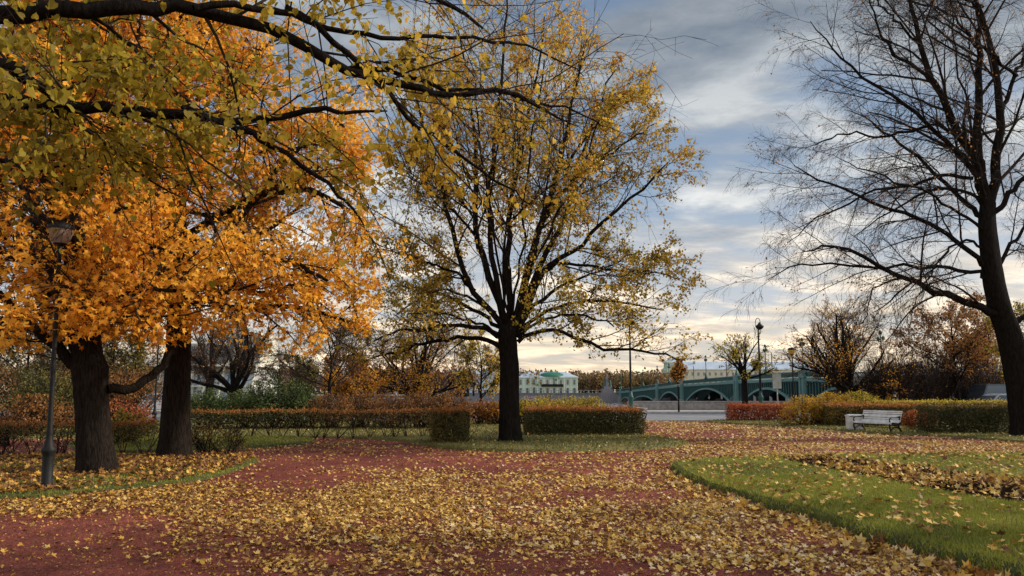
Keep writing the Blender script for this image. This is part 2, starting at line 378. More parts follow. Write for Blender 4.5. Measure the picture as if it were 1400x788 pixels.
RIVER_Y = 66.0
sheet('ground', [(-3000,-80),(3000,-80),(3000,RIVER_Y),(-10,RIVER_Y),(-60,345),(-3000,345)], -.02, M['lawn_dry'])
sheet('path', [(-70,-30),(70,-30),(70,43.4),(-70,43.4)], 0.0, M['path'])
sheet('road', [(-400,43.7),(400,43.7),(400,58),(-400,58)], -.012, M['asphalt'])
mb = MB(); mb.box((0,58.15,.03),(800,.3,.14)); mb.box((0,43.55,.02),(800,.3,.06)); structure(mb.build('kerb', M['granite']))
mb = MB(); mb.poly([(-400,58.3,.096),(400,58.3,.096),(400,64,.096),(-400,64,.096)]); structure(mb.build('pavement', M['paving']))
mb = MB()
for x in np.arange(-60, 60, 6): mb.box((x, 50.8, -.007), (2.6, .12, .004))
structure(mb.build('lane_marking', M['white_paint']))
sheet('river_water', [(-200,60),(3000,60),(3000,350),(-200,350)], -3.0, M['water'])
sheet('far_bank', [(-4000,345),(4000,345),(4000,5000),(-4000,5000)], -.5, M['lawn_dry'])

lawnA = raised('lawn', [G(926,644),G(960,637),G(1100,631),G(1250,629),G(1400,628),G(1800,632),G(2100,700),G(1900,900),G(1560,850),G(1400,800),G(1300,772),G(1200,742),G(1100,710),G(1010,682),G(950,660)], .15, M['lawn'], 8, 1, .09)
soil = closed([G(1072,635),G(1130,634),G(1200,641),G(1300,656),G(1400,669),G(1550,690),G(1550,722),G(1400,704),G(1290,687),G(1180,662),G(1110,647)], 6)
soil = soil + np.random.default_rng(4).normal(size=soil.shape)*.03
sheet('flower_bed', soil, .156, M['soil'])
lawnB = raised('lawn_edge', [G(-500,630),G(0,629),G(210,628),G(320,627),G(345,632),G(305,648),G(235,664),G(100,676),G(0,684),G(-500,700)], .07, M['lawn'], 6, 2)
lawnC = raised('lawn_strip', [G(120,619),G(260,617),G(350,613),G(424,606),G(400,601),G(300,600),G(120,602)], .08, M['lawn'], 6, 3)
lawnD = raised('lawn_island', [G(-400,606),G(100,599),G(430,599),G(540,603),G(590,610),G(620,615),G(700,618),G(800,618),G(900,614),G(934,609),G(915,603),G(882,597),G(872,588),G(866,579),G(700,577.5),G(300,577.5),G(-400,577.5)], .09, M['lawn_dry'], 6, 5)
lawnE = raised('lawn_verge', [G(1000,580),G(1060,583),G(1130,589),G(1200,594),G(1280,597),G(1350,602),G(1420,607),G(1700,625),G(2200,600),G(2000,578),G(1400,576.5),G(1000,576)], .08, M['lawn_dry'], 6, 6)
rng = np.random.default_rng(77)
near = lawnA
blades('grass', lawnA, 3000, .05, .007, M['grass'], 11, .15, ymax=14, hole=soil)
blades('grass', np.array(ccw(closed(lawnA[::6], 1))), 900, .05, .013, M['grass'], 12, .15, edge=False, hole=soil)
blades('grass', lawnB, 700, .045, .012, M['grass'], 13, .07)
blades('grass', lawnC, 350, .06, .02, M['grass'], 14, .08)
blades('grass', lawnD, 110, .07, .035, M['dry_grass'], 15, .09)
blades('grass', lawnE, 90, .08, .04, M['dry_grass'], 16, .08)

# ------------------------------------------------------------------ fallen leaves
BL = [  # column, row, half width, half height, leaves per square metre
 (60,690,330,22,95),(330,690,330,26,100),(600,680,260,30,85),(830,690,260,42,62),(620,745,420,45,52),(960,740,200,60,60),
 (1000,690,90,26,70),(1100,730,80,28,60),(1230,775,90,24,60),(130,655,230,20,85),(260,640,90,16,90),(800,650,260,14,34),(950,620,330,16,40),
 (1150,612,320,12,30),(480,612,200,8,24),(330,660,40,10,30),(1320,640,200,10,12)]
def dens_fn(x, y):
    px, py = proj(np.c_[x, y, np.zeros(len(x))]); d = np.full(len(x), 9.0)
    for cx, cy, rx, ry, v in BL:
        d = np.maximum(d, v*np.exp(-(((px-cx)/rx)**2 + ((py-cy)/ry)**2)**1.5))
    f = fbm(x*.55+9, y*.55+3, 31); g = fbm(x*1.9, y*1.9, 35)
    d = 13.5*d*np.clip((f-.25)*3.2, .15, 1.5)*np.clip((g-.2)*2.4, .3, 1.5)
    # the swept red patch lower left and the tongue of bare gravel
    d = d*(1-.72/(1+np.exp((py-652)/6))/(1+np.exp((px-930)/60)))
    d = np.where((px < 190+fbm(x*2,y*2,5)*110) & (py > 712+8*np.sin(px/40)), d*.3, d)
    d = d*(1-.8*np.exp(-(((px-360-(660-py)*2)/150)**2 + ((py-655)/11)**2)**2))
    return d
def litter(name, y0, y1, seed, cap, poly=None, z=0.004, size=(.032,.086), dmul=1.0, T=T_MAPLE, flat=.35, dfix=None, xlim=None, tshift=0.0):
    rng = np.random.default_rng(seed); W = y1*.68+1; n = int((y1-y0)*2*W*cap)
    P = np.c_[rng.uniform(-W, W, n), rng.uniform(y0, y1, n)]
    if poly is not None:
        P = P[inside(P, poly)]
        if poly is lawnA: P = P[~inside(P, soil)]
    else:
        for q in (lawnA, lawnB, lawnC, lawnD, lawnE): P = P[~inside(P, offset(q, .04))]
    P = P[np.abs(P[:, 0]) < P[:, 1]*.68 + .8]
    d = (dens_fn(P[:, 0], P[:, 1])*dmul) if dfix is None else dfix*np.clip((fbm(P[:, 0]*.9, P[:, 1]*.9, seed)-.25)*3, .15, 1.6)
    P = P[rng.random(len(P)) < d/cap]; n = len(P); mb = MB()
    zz = z + rng.random(n)**2*.03
    sz = rng.uniform(size[0], size[1], n)*(rng.random(n)**.15)
    px, py = proj(np.c_[P, np.zeros(n)])
    gold = np.exp(-(np.maximum(px-250, 0)/420)**2)*.22        # maples on the left shed the most golden leaves
    tint = np.clip(rng.random(n)**.8*1.05 - gold + tshift, 0, 1)
    leaves(mb, rng, np.c_[P, zz], sz, T, tint, nrm=np.array([0, 0, 1.0])/flat, spread=1, curl=1.6)
    return stuff(mb.build(name, M['litter']))
litter('fallen_leaves', 6, 15, 41, 1600, flat=.30)
litter('fallen_leaves', 15, 27, 42, 900, flat=.3, size=(.05,.105))
litter('fallen_leaves', 27, 43.3, 43, 200, T=T_OVAL, size=(.08,.14))
litter('fallen_leaves', 6, 27, 44, 80, poly=lawnA, z=.18, dfix=46, size=(.06,.13), tshift=-.22)
litter('fallen_leaves', 8, 27, 45, 260, poly=soil, z=.17, dfix=190, size=(.05,.12), flat=.7, tshift=-.25)
litter('fallen_leaves', 11, 21, 46, 420, poly=lawnB, z=.11, dfix=330, tshift=-.28, flat=.5, size=(.06,.12))
litter('fallen_leaves', 18, 26, 47, 60, poly=lawnC, z=.10, dfix=12)
litter('fallen_leaves', 20, 43, 48, 40, poly=lawnD, z=.12, dfix=12, T=T_OVAL)
litter('fallen_leaves', 24, 43, 49, 40, poly=lawnE, z=.11, dfix=10, T=T_OVAL)
litter('fallen_leaves', 6, 15, 50, 500, T=T_HEART, size=(.03,.07), dmul=.35, tshift=-.3, flat=.6)
litter('fallen_leaves', 6, 13, 51, 500, T=T_QUAD, size=(.012,.035), dfix=240, tshift=-.35, flat=.8)
litter('fallen_leaves', 15, 27, 52, 300, T=T_HEART, size=(.04,.08), dmul=.25, tshift=-.3, flat=.6)
# leaves drifted against the edge of the right-hand lawn
q = lawnA[(lawnA[:, 1] < 20) & (lawnA[:, 1] > 5)]; e = []
mask = (proj(np.c_[lawnA, np.zeros(len(lawnA))])[0] < 1500) & (proj(np.c_[lawnA, np.zeros(len(lawnA))])[1] > 646)
q = lawnA[mask]
n = 2300; k = rng.integers(0, len(q), n); off = offset(lawnA, 1.0)[mask] - q
P = q[k] + off[k]*(.12 + np.abs(rng.normal(size=(n, 1)))*.16) + rng.normal(size=(n, 2))*.12
P = P[~inside(P, offset(lawnA, .03))]
mb = MB(); leaves(mb, rng, np.c_[P, rng.random(len(P))*.04], rng.uniform(.06,.125,len(P)), T_MAPLE, np.clip(rng.random(len(P))-.1, 0, 1), nrm=np.array([0,0,1.0]), spread=.6, curl=1)
stuff(mb.build('fallen_leaves', M['litter']))

# ================================================================== HEDGES AND BUSHES
def hedge(label, cx, cy, L, D, H, rz, leaf, top=None, seed=0, dens=420, ls=.05, leggy=0.0, shag=.07, tlo=0, thi=1, topmat=None, cat='hedge', name='hedge', topt=.5):
    rng = np.random.default_rng(seed); t = thing(name, label, cat, (cx, cy, .05), rz)
    z0 = leggy
    def wav(a, b): return .5*(fbm(a*1.3+seed, b*1.3, seed)-.5)*2
    # leaves over the clipped faces, in a shell some centimetres deep
    A = [('f', L*(H-z0)), ('b', L*(H-z0)), ('l', D*(H-z0)), ('r', D*(H-z0)), ('t', L*D)]
    mb = MB(); tb = MB()
    for f, area in A:
        n = int(area*dens*(1.3 if f == 't' else 1)); u = rng.random(n); v = rng.random(n); dp = np.abs(rng.normal(size=n))*.07*(1+leggy)
        if f in 'fb': x = (u-.5)*L; z = z0+v*(H-z0); y = (-1 if f == 'f' else 1)*(D/2-dp + wav(x, z*2)*shag*2); 
        elif f in 'lr': y = (u-.5)*D; z = z0+v*(H-z0); x = (-1 if f == 'l' else 1)*(L/2-dp + wav(y, z*2)*shag*2)
        else: x = (u-.5)*L; y = (v-.5)*D; z = H - dp*.5 + wav(x, y)*shag*2.4 + (rng.random(n) < .12)*rng.random(n)**2*.17
        P = np.c_[x, y, z] + rng.normal(size=(n, 3))*.015
        if leggy: P = P[(P[:, 2] > z0 + .10 + .28*fbm(P[:, 0]*2.2, P[:, 1], seed+9)) | (rng.random(n) < .10)]
        cl = fbm(P[:, 0]*1.7+P[:, 2], P[:, 2]*3+P[:, 1]*2, seed+3)
        tint = np.clip(tlo + (thi-tlo)*(cl*1.1-.25 + rng.random(len(P))*.45), 0, 1)
        if f == 't' and topmat: leaves(tb, rng, P, rng.uniform(.7,1.2,len(P))*ls, T_OVAL, np.clip(topt*(.4+rng.random(len(P))), 0, 1), nrm=np.array([0,0,.6]))
        else: leaves(mb, rng, P, rng.uniform(.7,1.2,len(P))*ls, T_OVAL, tint)
    if not leggy:  # the inner mass of leaves, in the darker tints
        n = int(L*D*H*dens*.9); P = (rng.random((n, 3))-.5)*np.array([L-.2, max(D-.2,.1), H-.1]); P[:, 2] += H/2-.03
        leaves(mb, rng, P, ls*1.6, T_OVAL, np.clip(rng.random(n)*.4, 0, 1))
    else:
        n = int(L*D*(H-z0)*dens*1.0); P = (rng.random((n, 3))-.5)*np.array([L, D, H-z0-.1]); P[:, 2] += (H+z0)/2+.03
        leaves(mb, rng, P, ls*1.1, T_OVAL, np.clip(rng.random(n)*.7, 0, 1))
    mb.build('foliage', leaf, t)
    if topmat: tb.build('clipped_top', topmat, t)
    sb = MB(); n = max(3, int(L*(2.2 if leggy else 3.0))); X = (np.arange(n)+rng.uniform(.2,.8,n))/n*L-L/2; Yc = rng.uniform(-.3,.3,n)*D
    k = 6; P = np.repeat(np.c_[X, Yc, np.full(n, -.05)], k, 0); Dn = np.c_[rng.normal(size=(n*k, 2))*np.array([.42,.35]), np.ones(n*k)]
    a, r = grow(rng, P, Dn, np.full(n*k, H*.95), np.full(n*k, .012), 5, .12)
    sb.tube(a, r, 4); p2 = spawn(rng, a, r, 4, .35, 1, 40, 12, .45, .3); a2, r2 = grow(rng, *p2, 3, .15); a2[..., 2] = np.minimum(a2[..., 2], H-.01)
    a2[..., 1] = np.clip(a2[..., 1], -D/2-.03, D/2+.03); a2[..., 0] = np.clip(a2[..., 0], -L/2-.03, L/2+.03)
    sb.tube(a2, r2, 3); sb.build('stems', M['twig'], t)
    return t
def bush(label, cx, cy, rx, ry, H, leaf, seed, n=2600, ls=.07, tlo=0, thi=1, stems=26, bare=0.0, name='bush', cat='bush', z0=.12, mat2=None, sm='twig'):
    rng = np.random.default_rng(seed); t = thing(name, label, cat, (cx, cy, 0))
    P = np.c_[rng.normal(size=(stems, 2))*np.array([rx, ry])*.18, np.zeros(stems)]; D = np.c_[rng.normal(size=(stems, 2))*np.array([rx, ry])*.75/max(H, .3), np.ones(stems)]
    a, r = grow(rng, P, D, H*rng.uniform(.75, 1.1, stems), np.full(stems, .012+.006*H), 6, .12)
    env = ellipsoid_env((0,0,H*.45), (rx, ry, H*.58))
    p = spawn(rng, a, r, 7, .15, 1, 35, 12, .5, .3, env=env); a2, r2 = grow(rng, *p, 4, .15, (0,0,.25)); p = spawn(rng, a2, r2, 5, .2, 1, 35, 12, .5, .3, env=env, lmin=.12); a3, r3 = grow(rng, *p, 3, .15, (0,0,.2))
    sb = MB(); sb.tube(a, r, 4); sb.tube(a2, r2, 3); sb.tube(a3, np.maximum(r3, .004), 3); sb.build('stems', M[sm], t)
    if n:
        # clumps on an uneven dome plus leaves on the twigs
        nc = max(8, n//60); u = unit(rng.normal(size=(nc, 3))); u[:, 2] = np.abs(u[:, 2])*1.1 - .15
        c = u*np.array([rx, ry, H*.56])*rng.uniform(.55, 1.02, (nc, 1)) + np.array([0, 0, H*.42]); k = rng.integers(0, nc, n//2)
        Q = c[k] + rng.normal(size=(len(k), 3))*np.array([rx, rx, H])*.11
        P = tips(a3, 6, rng); P = P[rng.permutation(len(P))[:n//2]] + rng.normal(size=(min(n//2, len(P)), 3))*ls*.6
        Q = np.concatenate([Q, P]); Q = Q[(Q[:, 2] > z0) & (env(Q) < 1.12)]
        if bare: Q = Q[rng.random(len(Q)) > bare]
        cl = fbm(Q[:, 0]*1.5+seed, Q[:, 2]*2+Q[:, 1], seed)
        mb = MB(); leaves(mb, rng, Q, ls*rng.uniform(.6,1.2,len(Q)), T_OVAL, np.clip(tlo+(thi-tlo)*(cl*1.2-.35+rng.random(len(Q))*.55), 0, 1)); mb.build('foliage', leaf, t)
    return t

H_ = hedge
def span(p0, p1, Y): a, b = gx(p0, Y), gx(p1, Y); return (a+b)/2, b-a
c, L = span(718, 877, 29); H_('long dense dark clipped hedge with rust-edged top right of the central tree trunk', c, 29.3, L, 2.4, .93, 0, M['hedge_leaf'], seed=1, dens=620, ls=.055, tlo=0, thi=.75, topmat=M['rust_leaf'], topt=.8)
c, L = span(587, 638, 24.0); H_('square clipped green hedge block ending the leggy hedge left of the central trunk', c, 24.6, L, 1.3, 1.0, 0, M['hedge_leaf'], seed=2, dens=900, ls=.05, tlo=.05, thi=.95, topmat=M['rust_leaf'], topt=.9)
c, L = span(256, 590, 27.0); H_('long leggy rust-topped hedge with bare stems running behind the grass strip', c, 27.2, L, .9, .93, 0, M['hedge_leaf'], seed=3, dens=210, ls=.055, leggy=.30, tlo=.25, thi=1, topmat=M['rust_leaf'], topt=1.0)
c, L = span(-260, 206, 19.8); H_('leggy see-through hedge behind the big left tree trunks and near lamp post', c, 19.9, L, .7, .80, 0, M['hedge_leaf'], seed=4, dens=420, ls=.055, leggy=.2, tlo=.1, thi=.85, topmat=M['rust_leaf'], topt=.6)
for px, w, s in ((282, .55, 5), (312, .4, 6)): bush('small leafy shrub between tree trunk and red path, %s' % ('the fuller one nearer the trunk' if s == 5 else 'the thinner one by the path tip'), gx(px, 19.6), 19.6, w, .4, .85 if s == 5 else .7, M['hedge_leaf'], s, 420, .05, tlo=.3, thi=1, stems=9, name='shrub', cat='shrub')
c, L = span(998, 1084, 42.2); H_('low clipped red hedge beside the road opening', c, 42.4, L, 1.2, .85, 0, M['red_leaf'], seed=7, dens=420, ls=.07, tlo=.15, thi=.9)
c, L = span(1130, 1262, 35.5); H_('rusty brown clipped hedge behind the white bench', c, 36.2, L, 1.6, .95, 0, M['hedge_leaf'], seed=8, dens=430, ls=.065, tlo=.3, thi=1, topmat=M['rust_leaf'], topt=.9)
c, L = span(1274, 1398, 29.4); H_('dark green clipped hedge between the red bush and the leaning bare tree', c, 29.9, L, 1.3, 1.02, 0, M['hedge_leaf'], seed=9, dens=620, ls=.055, tlo=0, thi=.5, topmat=M['hedge_leaf'], topt=.8)
c, L = span(1150, 1620, 40.0); H_('long golden-topped hedge running behind the bench hedges', c, 40.4, L, 1.6, 1.02, 0, M['hedge_leaf'], seed=10, dens=300, ls=.08, tlo=.2, thi=.8, topmat=M['yellow_leaf'], topt=.6)
bush('orange-red bush squeezed between brown hedge and dark green hedge', gx(1262, 32), 32.2, .7, .6, .85, M['red_leaf'], 11, 2400, .06, tlo=.4, thi=1)
for i, (px, Y, rx, H, lab) in enumerate([(1106, 36.5, 1.3, 1.4, 'yellow-orange bush beside the lamp post with the amber lantern'), (1142, 38.0, 1.2, 1.45, 'golden bush second from the amber-lantern lamp'), (1168, 40.0, 1.4, 1.5, 'tall yellow-green bush behind the litter bin'), (1180, 41.0, 1.1, 1.42, 'yellow bush in front of the walking person')]):
    bush(lab, gx(px, Y), Y, rx, .9, H, M['gold_leaf' if i < 2 else 'yellow_leaf'], 20+i, 4200, .075, tlo=.05, thi=.85)
for i, (px, w) in enumerate([(748, 1.9), (790, 1.7)]):
    bush('yellow-green bush behind the long dark hedge, %s' % ('beside the central trunk' if i == 0 else 'nearer the road opening'), gx(px, 38), 38, w, 1.0, 1.32, M['yellow_leaf'], 30+i, 3600, .08, tlo=.05, thi=.8)
for i, (px, mat, lab) in enumerate([(655, 'rust_leaf', 'rusty orange bush behind the grass left of the central trunk'), (683, 'orange_leaf', 'bright orange bush touching the central trunk in view'), (712, 'yellow_leaf', 'yellow bush just right of and behind the central trunk')]):
    bush(lab, gx(px, 37.5), 37.5, 1.0, .8, 1.15, M[mat], 40+i, 2200, .075, tlo=.1, thi=.9)
for i, (px, Y, H, tl) in enumerate([(450, 33, 1.45, .1), (492, 34, 1.55, .3), (532, 33, 1.5, 0), (572, 34, 1.5, .2), (612, 33.5, 1.45, .35)]):
    bush('brown feathery bush behind the leggy hedge, %s' % ['next to the green shrubs', 'under the small orange tree', 'left of the vase-shaped tree', 'right of the vase-shaped tree', 'behind the square hedge block'][i], gx(px, Y), Y, 1.1, .9, H, M['brown_leaf'], 50+i, 2400, .07, tlo=tl, thi=.9, stems=40, sm='bare_twig')
for i, (px, Y, rx, H) in enumerate([(285, 33, 1.5, 1.6), (335, 33.5, 1.4, 1.55), (378, 33, 1.6, 2.05), (412, 34, 1.2, 1.6)]):
    bush('dark green juniper-like shrub behind the leggy hedge, %s' % ['nearest the second maple trunk', 'under the dark forked tree', 'tallest, behind the thin pole', 'last before the brown bushes'][i], gx(px, Y), Y, rx, 1.1, H, M['green_leaf'], 60+i, 6000, .075, tlo=0, thi=1, name='shrub', cat='shrub')
bush('small yellow-green bush between the two maple trunks', gx(170, 24), 24, .7, .6, 1.0, M['yellow_leaf'], 70, 1800, .06, tlo=0, thi=.6)
bush('rounded pale orange bush at the left edge behind the leggy hedge', gx(8, 24), 24, .7, .6, .95, M['rust_leaf'], 71, 1800, .05, tlo=.3, thi=.8)
for i, (px, Y, rx, H, m, b) in enumerate([(-60, 38, 3.2, 3.2, 'brown_leaf', .2), (25, 40, 2.6, 2.9, 'olive_leaf', .2), (75, 34, 1.8, 2.3, 'olive_leaf', .2), (120, 42, 2.4, 3.0, 'brown_leaf', .2), (175, 40, 1.7, 2.6, 'brown_leaf', .3), (45, 29, 1.3, 1.4, 'brown_leaf', .5), (165, 30, 1.0, 1.2, 'red_leaf', .7)]):
    bush('tall dull thicket bush in the left background, %s' % ['cut by the left edge', 'olive one left of the lamp post', 'olive one right of the lamp post', 'brown one behind the big maple trunk', 'brown twiggy one between the maple trunks', 'low rusty one behind the lamp post', 'low reddish one between the trunks'][i], gx(px, Y), Y, rx, 1.5, H, M[m], 80+i, 4500, .09, tlo=0, thi=1, stems=40, bare=b)
lab = ['left of the reddish tree', 'behind the walking person', 'under the reddish tree', 'right of the reddish trunk', 'in front of the silver car', 'left of the dark van']
for i, (px, H) in enumerate([(1205, 3.8), (1232, 4.4), (1262, 4.0), (1290, 4.4), (1328, 4.0), (1352, 3.4)]):
    bush('bare grey thicket bush with many thin stems, %s' % lab[i], gx(px, 57+i*.5), 57+i*.5, 1.5, 1.0, H, M['brown_leaf'], 95+i, 900, .09, stems=60, sm='bare_twig')
# ================================================================== TREES
def flat_fill(mb, pts, rad, sides): mb.tube(pts, rad, sides)
def set_tree(name, label, Y, px_base, py_base, mats, trunk_pts, trunk_r, limbs, cat='tree', group=None, sub=None, crown=None, leafmat_=None, leafT=None, origin=None):
    pass

def trunkmesh(mb, rng, p, r, sides=22, flare=.55, fh=.5, lump=.05):
    """trunk with a root flare and lumpy fluted bark"""
    n = len(p); a = np.arange(sides)*2*PI/sides; V = []
    ph = rng.random(3)*6
    for i in range(n):
        h = p[i][2]-p[0][2]; fl = 1+flare*math.exp(-max(h, 0)/fh)
        k = 1+lump*(np.sin(a*3+ph[0]+h*.5)+.7*np.sin(a*5+ph[1]-h*.8)+.5*np.sin(a*8+ph[2]))+ (flare*.25*math.exp(-max(h,0)/fh))*np.sin(a*5+ph[2])
        k = k*(1+rng.normal(size=sides)*.012)
        V.append(np.c_[p[i][0]+r[i]*fl*k*np.cos(a), p[i][1]+r[i]*fl*k*np.sin(a), np.full(sides, p[i][2])])
    V = np.concatenate(V); i = np.arange(sides); j = (i+1) % sides
    mb.add(V, np.concatenate([np.stack([t*sides+i, t*sides+j, (t+1)*sides+j, (t+1)*sides+i], 1) for t in range(n-1)]), smooth=True)
def resample(p, n): return spline(p[::max(1, len(p)//12)], n)

def big_tree(name, label, base, limbs, trunk, seed, levels, leaf=None, bark='bark', twig='twig', env=None, group=None, sides=(10, 5, 3, 3), extra=None, keep=None):
    """limbs: list of (pts, rad); levels: list of dicts for the successive generations; leaf: dict"""
    rng = np.random.default_rng(seed); t = thing(name, label, 'tree', tuple(base), 0, group)
    mb = MB()
    if trunk is not None: trunkmesh(mb, rng, trunk[0], trunk[1], flare=.32, fh=.35)
    for p, r in limbs: mb.tube(p, r, sides[0])
    if extra: extra(mb)
    mb.build('trunk', M[bark], t, loc=base)
    n = 14; LP = np.array([spline(p, n) for p, r in limbs]); LR = np.array([np.interp(np.linspace(0,1,n), np.linspace(0,1,len(r)), r) for p, r in limbs])
    cur = [(LP, LR)]; bm = MB(); last = None; pools = []
    for li, lv in enumerate(levels):
        src = cur[-1] if not lv.get('all') else None
        P, D, L, RR = spawn(rng, src[0], src[1], lv['k'], lv.get('t0', .15), lv.get('t1', 1), lv.get('ang', 45), lv.get('sd', 12), lv['lr'], lv.get('fall', .4), lv.get('rmax', .6), env, lmin=lv.get('lmin', .05))
        if 'up' in lv: D = unit(D + np.array([0, 0, lv['up']]))
        a, r = grow(rng, P, D, L, np.maximum(RR, lv.get('rmin', .003)), lv.get('m', 6), lv.get('w', .12), lv.get('trop', (0,0,0)), lv.get('rend', .35))
        if keep is not None: q = keep(a[:, -1]); a, r = a[q], r[q]
        bm.tube(a, np.maximum(r, lv.get('rmin', .003)*.7), sides[min(li+1, 3)]); cur.append((a, r)); pools.append(a)
    bm.build('branches', M[twig], t, loc=base)
    if leaf:
        out = []
        for lev, k in leaf['on']: out.append(tips(pools[lev], k, rng, leaf.get('t0', .2)))
        Q = np.concatenate(out); Q = Q + rng.normal(size=Q.shape)*leaf.get('jit', .04)
        if leaf.get('clump'):
            f = fbm(Q[:, 0]*1.1+seed, Q[:, 2]*1.1+Q[:, 1]*.7, seed); Q = Q[rng.random(len(Q)) < np.clip((f-leaf['clump'])*5, .08, 1)]
        if keep is not None: Q = Q[keep(Q)]
        if leaf.get('filter') is not None: Q = Q[leaf['filter'](Q, rng)]
        if len(Q) > leaf['n']: Q = Q[rng.permutation(len(Q))[:leaf['n']]]
        s = leaf['size']; cm = MB()
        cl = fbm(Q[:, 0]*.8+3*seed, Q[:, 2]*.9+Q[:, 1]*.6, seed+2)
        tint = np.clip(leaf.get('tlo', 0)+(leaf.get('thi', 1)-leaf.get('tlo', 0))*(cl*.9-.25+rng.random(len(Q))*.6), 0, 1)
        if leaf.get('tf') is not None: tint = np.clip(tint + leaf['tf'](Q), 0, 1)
        leaves(cm, rng, Q, rng.uniform(.6, 1.15, len(Q))*s, leaf['T'], tint, nrm=np.array(leaf.get('nrm', (0,0,.5))), down=np.array(leaf.get('down', (0,0,-.5))), curl=leaf.get('curl', .5))
        cm.build('crown', M[leaf['mat']], t, loc=base)
        print(name, 'leaves', len(Q))
    return t

# ---- 1. the central linden
rng = np.random.default_rng(101); Y = 24.2
base = G(699, 607); Y = base[1]
tp = [(700,612),(699,600),(698,585),(697,560),(697,530),(697,500),(695,478),(694,455),(697,436)]
P = np.array([at(x, y, Y) for x, y in tp]); P[:, 1] = Y; P[0, 2] = -.1
tr = (spline(P, 26), np.interp(np.linspace(0,1,26), [0,.3,.5,.75,.9,1], [.33,.315,.30,.29,.31,.16]))
def mk(px, dY, r0, r1=.018, Y0=None): return limb(rng, px, Y if Y0 is None else Y0, dY, r0*.74, r1, 16, .035)
lm = [
 mk([(690,462),(683,444),(645,392),(622,330),(607,269),(591,215),(572,150),(556,85)], -.8, .15),
 mk([(692,455),(664,362),(650,310),(652,246),(650,200),(640,120),(628,35)], .6, .16),
 mk([(694,450),(675,364),(668,299),(672,240),(682,150),(690,60),(694,-25)], -1.0, .14),
 mk([(697,450),(694,364),(698,303),(703,257),(715,208),(730,120),(746,25)], .4, .15),
 mk([(702,455),(725,368),(738,314),(759,250),(770,208),(786,125),(803,55)], -.3, .19),
 mk([(704,458),(736,368),(774,295),(790,230),(815,160),(840,95)], 1.2, .14),
 mk([(706,460),(744,368),(782,345),(824,307),(881,257),(912,222)], -.6, .13),
 mk([(740,372),(775,360),(816,364),(850,372),(881,371),(925,380)], .8, .07),
 mk([(708,462),(725,440),(763,421),(805,410),(854,413),(905,425)], .5, .10),
 mk([(708,468),(735,452),(767,455),(816,474),(860,480),(904,484),(938,492)], -.8, .10),
 mk([(688,462),(662,450),(614,446),(575,452),(546,450),(510,466)], -1.2, .11),
 mk([(686,476),(660,464),(626,462),(595,467),(568,472),(530,484),(500,492)], .8, .11),
 mk([(678,428),(655,415),(633,405),(600,395),(570,412),(540,432)], 1.2, .07),
 mk([(650,398),(632,380),(614,371),(590,360),(568,352),(523,340)], -.9, .07),
 mk([(660,352),(640,310),(610,280),(575,250),(540,235)], 1.3, .07),
 mk([(692,452),(688,400),(690,330),(700,240),(706,140),(712,50)], 3.0, .07),
 mk([(698,452),(700,410),(690,350),(660,280),(640,200),(625,130)], 3.4, .06),
 mk([(700,450),(712,400),(730,330),(760,270),(790,200),(812,140)], 3.2, .06),
 mk([(696,455),(690,410),(680,350),(668,270),(655,190),(650,110)], -3.4, .06),
 mk([(700,455),(715,400),(740,340),(765,290),(795,230),(815,170)], -3.2, .06),
 mk([(700,452),(705,400),(715,330),(718,250),(735,150),(745,80)], -3.2, .06),
 mk([(700,458),(730,420),(770,390),(820,370),(870,345)], 3.3, .10),
 mk([(690,458),(660,430),(620,410),(580,395),(540,390)], 3.2, .10),
 mk([(700,462),(740,440),(790,430),(840,445)], -3.4, .06),
 mk([(690,462),(650,440),(600,430),(560,430)], -3.4, .06),
 mk([(648,250),(620,200),(600,150),(590,110)], -1.0, .06),
 mk([(735,320),(770,260),(820,220),(865,190),(895,170)], .6, .07),
 mk([(765,230),(800,190),(835,150),(865,120)], -.8, .06),
]
zs = np.array([zof(p, Y) for p in (505,490,470,430,380,300,230,170,100,60,20,-20,-60,-80)])
rs = np.array([px*Y/F for px in (100,225,262,250,238,246,240,215,180,158,128,95,50,10)])
env1 = profile_env(base[0]+.1, Y, zs, rs)
def lf_filter(Q, r):
    px, py = proj(Q); thin = np.clip((690-px)/60, 0, 1)*np.clip((py-380)/50, 0, 1)*.72
    return (r.random(len(Q)) > thin) & (env1(Q) < 1.03+r.random(len(Q))*.10) & (Q[:, 2] > 2.05)
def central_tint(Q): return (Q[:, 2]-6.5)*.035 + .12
big_tree('linden_tree', 'large round-crowned linden with thinning golden leaves standing alone on the central grass island', base, lm, tr, 7,
 [dict(k=13, lr=.42, fall=.35, ang=42, m=8, w=.10, trop=(0,0,.25), rmax=.38, rmin=.007, t0=.25),
  dict(k=9, lr=.42, fall=.35, ang=42, m=5, w=.12, trop=(0,0,.1), rmax=.6, rmin=.005),
  dict(k=5, lr=.5, fall=.3, ang=42, m=4, w=.14, trop=(0,0,-.25), rmax=.7, rmin=.0035, lmin=.18)],
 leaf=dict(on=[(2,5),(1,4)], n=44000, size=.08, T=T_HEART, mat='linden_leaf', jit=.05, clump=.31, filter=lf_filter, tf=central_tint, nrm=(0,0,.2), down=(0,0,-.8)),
 bark='bark_dark', env=env1)

